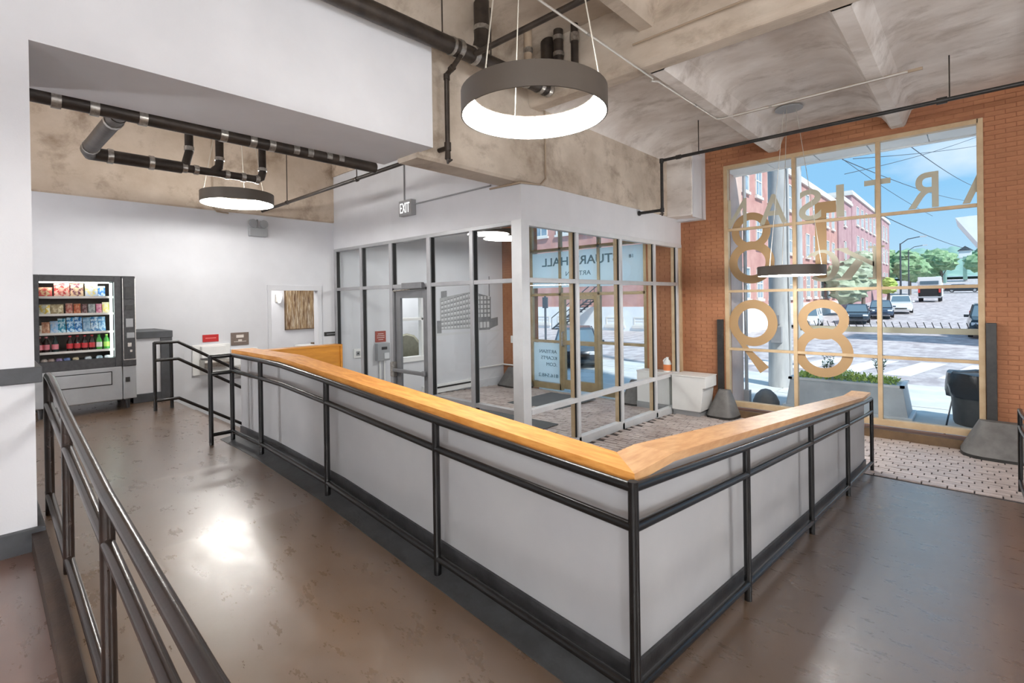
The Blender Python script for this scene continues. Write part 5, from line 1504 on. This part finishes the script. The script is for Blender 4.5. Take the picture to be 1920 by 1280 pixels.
# ------------------------------------------------------------------ cars
M['tyre'] = mat('tyre_black', L(34,34,36), .8); M['rim'] = mat('alloy_rim', L(188,190,192), .35, .6); M['car_glass'] = mat('car_glass', L(96,116,128), .08, .0, spec=.8)
M['tail'] = mat('red_tail_lamp', L(206,70,66), .3); M['head'] = mat('clear_head_lamp', L(232,236,240), .2)
PAINT = {'dark': mat('dark_car_paint', L(62,72,82), .2, .3, coat=.6), 'black': mat('black_car_paint', L(44,50,56), .2, .2, coat=.6), 'white': mat('white_car_paint', L(228,230,230), .3, coat=.5), 'silver': mat('silver_car_paint', L(176,186,192), .28, .4, coat=.5), 'navy': mat('navy_car_paint', L(70,84,104), .22, .3, coat=.6)}
def car(nm, label, loc, rz, paint, Ln=4.6, W=1.8, H_=1.45, suv=False, group=None):
    """front towards -y in local space"""
    r = thing(nm, label, 'car', loc, rz, group)
    k = Ln/4.6; hl = Ln/2
    hb = H_*.60
    def body_ring(y, zl, zt, hw):
        return [(-hw*.92,y,zl),(-hw,y,zl+(zt-zl)*.35),(-hw*.98,y,zl+(zt-zl)*.7),(-hw*.86,y,zt),(hw*.86,y,zt),(hw*.98,y,zl+(zt-zl)*.7),(hw,y,zl+(zt-zl)*.35),(hw*.92,y,zl)]
    hood = .80 if not suv else .92
    st_ = [(-hl,.32,.52*H_/1.45,.70),(-hl*.95,.22,hood*.86*H_/1.45,.84),(-hl*.45,.2,hood*H_/1.45,.90),(-hl*.30,.2,hb*1.03,.90),(hl*.55,.2,hb*1.06,.90),(hl*.9,.22,hb*1.02,.86),(hl,.34,hb*.86,.76)]
    b = MB(); rings = [body_ring(y,a,c,d_*W/1.8) for y, a, c, d_ in st_]; n = 8
    b.add([p for q in rings for p in q], [(i*n+j,i*n+(j+1)%n,(i+1)*n+(j+1)%n,(i+1)*n+j) for i in range(len(rings)-1) for j in range(n)]+[tuple(range(n)),tuple(range((len(rings)-1)*n,len(rings)*n))])
    obj('body', b, PAINT[paint], parent=r, smooth=True)
    rear = (.62,.86) if not suv else (.80,.94)
    y0b, y1b, y0t, y1t = -hl*.40, hl*rear[1], -hl*.10, hl*rear[0]
    wb, wt = W*.43, W*.345
    b = MB(); b.hexa([(-wb,y0b,hb*.98),(wb,y0b,hb*.98),(wb,y1b,hb*.98),(-wb,y1b,hb*.98),(-wt,y0t,H_*.97),(wt,y0t,H_*.97),(wt,y1t,H_*.97),(-wt,y1t,H_*.97)])
    obj('cabin_glass', b, M['car_glass'], parent=r, bevel=.04)
    b = MB(); b.hexa([(-wt*1.04,y0t-.06,H_*.945),(wt*1.04,y0t-.06,H_*.945),(wt*1.04,y1t+.06,H_*.945),(-wt*1.04,y1t+.06,H_*.945),(-wt*.9,y0t+.12,H_),(wt*.9,y0t+.12,H_),(wt*.9,y1t-.1,H_),(-wt*.9,y1t-.1,H_)])
    obj('roof', b, PAINT[paint], parent=r, bevel=.02)
    b = MB()
    for s in (-1,1):
        for ya, yt in ((y0b,y0t),((y0b+y1b)/2,(y0t+y1t)/2),(y1b,y1t)):
            b.tube([(s*wb,ya,hb*.98),(s*wt*1.01,yt,H_*.96)], .035, 6)
    obj('roof_pillars', b, PAINT[paint], parent=r)
    for s in (-1,1):
        for y in (-hl*.62,hl*.60):
            w_ = obj('wheel', MB().lathe([(.18,-.1),(.33,-.1),(.335,0),(.33,.1),(.18,.1)], (s*W*.43,y,.335), 18, 'x'), M['tyre'], parent=r, smooth=True)
            obj('wheel_rim', MB().lathe([(.20,-.105),(.05,-.112),(.05,.112),(.20,.105)], (s*W*.43,y,.335), 14, 'x'), M['rim'], parent=w_)
        q = MB(); q.box(s*W*.24,s*W*.42,-hl*.985,-hl*.90,.55*H_/1.45,.68*H_/1.45); obj('head_lamp', q, M['head'], parent=r, bevel=.02)
        q = MB(); q.box(s*W*.33,s*W*.43,hl*.94,hl*.995,hb*.72,hb*(1.0 if not suv else 1.25)); obj('tail_lamp', q, M['tail'], parent=r, bevel=.015)
        q = MB(); q.box(s*W*.46,s*W*.57,y0b+.2,y0b+.32,hb*1.0,hb*1.13); obj('side_mirror', q, PAINT[paint], parent=r, bevel=.02)
    q = MB(); q.box(-.45,.45,-hl*1.0,-hl*.93,.34,.52); obj('grille', q, M['tyre'], parent=r, bevel=.01)
    return r
car('car', 'white car facing the window, seen through the hole of the lower right 8', (-9.2,42.5,gz(0,42.5)), .10, 'white')
car('car', 'dark sedan parked facing the window right of the tan 8', (-7.0,48.5,gz(0,48.5)), .12, 'dark')
car('car', 'dark blue hatchback parked behind the dark sedan', (-6.1,54.5,gz(0,54.5)), .12, 'navy', 4.3, 1.8, 1.5)
car('suv', 'white suv parked at the head of the row left of the right pane', (-5.3,61,gz(0,61)), .10, 'white', 4.6, 1.85, 1.68, True)
car('suv', 'black suv with red tail lamps driving away at the right window edge', (.55,37.6,-2.37), PI*.99+PI*0 if False else .02, 'black', 4.5, 1.85, 1.75, True)
car('car', 'dark car parked side-on far up the street at the right', (-1.6,117,gz(0,117)+.05), PI/2, 'black', 4.8, 1.8, 1.4)
car('car', 'pale car parked side-on far up the street beside the truck', (-5.6,122,gz(0,122)+.05), PI/2, 'silver', 4.6, 1.8, 1.45)
car('car', 'dark grey car seen from the side through the entrance doors', (-11.1,15.6,-2.39), .62, 'dark', 4.6, 1.8, 1.3)
tk = thing('box_truck', 'white pickup truck with a boxy black back driving up the hill', 'truck', (-4.5,88,gz(0,88)))
b = MB(); b.box(-1.15,1.15,-1.2,1.4,.75,2.1); obj('tailgate', b, M['tyre'], parent=tk, bevel=.05)
b = MB(); b.box(-1.2,1.2,-1.15,1.6,2.1,3.3); obj('cargo_box', b, PAINT['white'], parent=tk, bevel=.05)
b = MB(); b.box(-.95,.95,-1.24,-1.1,2.3,2.75); obj('rear_panel', b, M['car_glass'], parent=tk)
b = MB(); b.box(-1.1,1.25,1.7,3.6,.6,2.6); obj('cab', b, PAINT['white'], parent=tk, bevel=.15)
for s in (-1,1):
    for y in (-.5,2.8): obj('wheel', MB().lathe([(.2,-.14),(.44,-.14),(.44,.14),(.2,.14)], (s*1.0,y,.44), 16, 'x'), M['tyre'], parent=tk)
    q = MB(); q.box(s*.95,s*1.16,-1.26,-1.18,1.2,1.7); obj('tail_lamp', q, M['tail'], parent=tk)
b = MB(); b.box(-1.2,1.2,-1.45,-1.15,.5,.72); obj('bumper', b, M['rim'], parent=tk)

# ------------------------------------------------------------------ trees, hill, street lamps
def blob(mb, c, r, n=2, seed=0, sq=.85):
    bm = bmesh.new(); bmesh.ops.create_icosphere(bm, subdivisions=n, radius=1.0)
    rg = random.Random(seed)
    ph = [rg.uniform(0,6) for _ in range(6)]
    vs = []
    for v in bm.verts:
        p = v.co
        k = 1+.14*math.sin(5*p.x+ph[0])*math.sin(6*p.y+ph[1])+.10*math.sin(11*p.z+ph[2]+3*p.x)+.07*math.sin(17*p.y+ph[3])+rg.uniform(-.06,.06)
        vs.append((c[0]+p.x*r*k, c[1]+p.y*r*k, c[2]+p.z*r*k*sq))
    fs = [tuple(v.index for v in f.verts) for f in bm.faces]
    bm.free(); mb.add(vs, fs)
def tree(label, loc, h, w, m, seed, group=None, nb=7):
    r = thing('street_tree', label, 'tree', loc, group=group)
    rg = random.Random(seed)
    b = MB(); b.tube([(0,0,0),(.05,0,h*.3),(0,.05,h*.6)], [.22,.16,.08], 8)
    for k in range(3):
        a = 2*PI*k/3+seed; b.tube([(0,0,h*.3),(w*.3*math.cos(a),w*.3*math.sin(a),h*.62)], [.1,.04], 6)
    obj('trunk', b, M['trunk'], parent=r)
    c = MB()
    for k in range(nb):
        a = rg.uniform(0,2*PI); q = rg.uniform(0,.55)*w
        blob(c, (q*math.cos(a),q*math.sin(a),h*rg.uniform(.5,.86)), w*rg.uniform(.34,.55), 3, seed*31+k)
    obj('crown', c, m, parent=r, smooth=True)
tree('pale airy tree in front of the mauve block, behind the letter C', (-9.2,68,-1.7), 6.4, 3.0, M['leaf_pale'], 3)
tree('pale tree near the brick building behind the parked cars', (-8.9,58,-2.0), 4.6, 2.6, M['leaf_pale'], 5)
tree('dark green street tree under the two street lamps', (-8.4,112,-.2), 7.0, 3.6, M['leaf'], 8)
tree('round green tree left of the truck up the street', (-12.6,128,.6), 8.6, 4.6, M['leaf'], 11)
tree('tall green tree at the right end of the hill', (2.2,150,1.6), 8.8, 5.0, M['leaf'], 14)
tree('broad green tree right of the truck', (-5.2,140,1.2), 7.6, 4.2, M['leaf'], 17)
tree('small yellow-green tree beside the white suv', (-9.2,90,-1.0), 3.2, 1.6, M['leaf_bright'], 21)
hl_ = MB()
P_ = []
for i in range(151):
    x = -70+i
    P_.append((x, 260, 16.5+1.6*math.sin(i*.14)+.7*math.sin(i*.41)+.35*math.sin(i*1.3)+.25*math.sin(i*2.9)))
hl_.strip([(x,y-60,5) for x, y, z in P_], P_); hl_.strip(P_, [(x,y+60,z-4) for x, y, z in P_])
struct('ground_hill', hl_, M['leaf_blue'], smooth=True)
for i, (x, y, s) in enumerate(((-6.0,176,3.0),(-2.0,184,2.6))):
    r = thing('hill_house', 'small white house on the wooded hill, %s one' % ('left' if i == 0 else 'right'), 'house', (x,y,8.2+1.3*i))
    b = MB(); b.box(-s/2,s/2,0,3,0,2.0); obj('wall', b, M['ext_white'], parent=r)
    b = MB(); b.prism([(-s*.6,2.0),(s*.6,2.0),(0,3.2)], -.3, 3.3, 'y'); obj('roof', b, M['ext_dark'], parent=r)
    b = MB(); b.box(-.4,.4,-6,3,-6,0); obj('foundation', b, M['leaf_blue'], parent=r)
def lamp(label, loc, h):
    r = thing('street_lamp', label, 'lamp', loc)
    b = MB(); b.lathe([(.12,0),(.07,h)], n=10); obj('post', b, M['ext_dark'], parent=r)
    b = MB(); b.tube([(0,0,h-.1),(.7,0,h+.45),(1.9,0,h+.65)], .05, 8); obj('arm', b, M['ext_dark'], parent=r)
    b = MB(); b.box(1.8,2.4,-.12,.12,h+.58,h+.70); obj('lamp_head', b, M['alu_light'], parent=r)
lamp('tall street lamp with curved arm nearer on the hill road', (-6.47,75,gz(0,75)), 7.4)
lamp('second street lamp further up the hill road', (-8.0,105,gz(0,105)), 7.6)
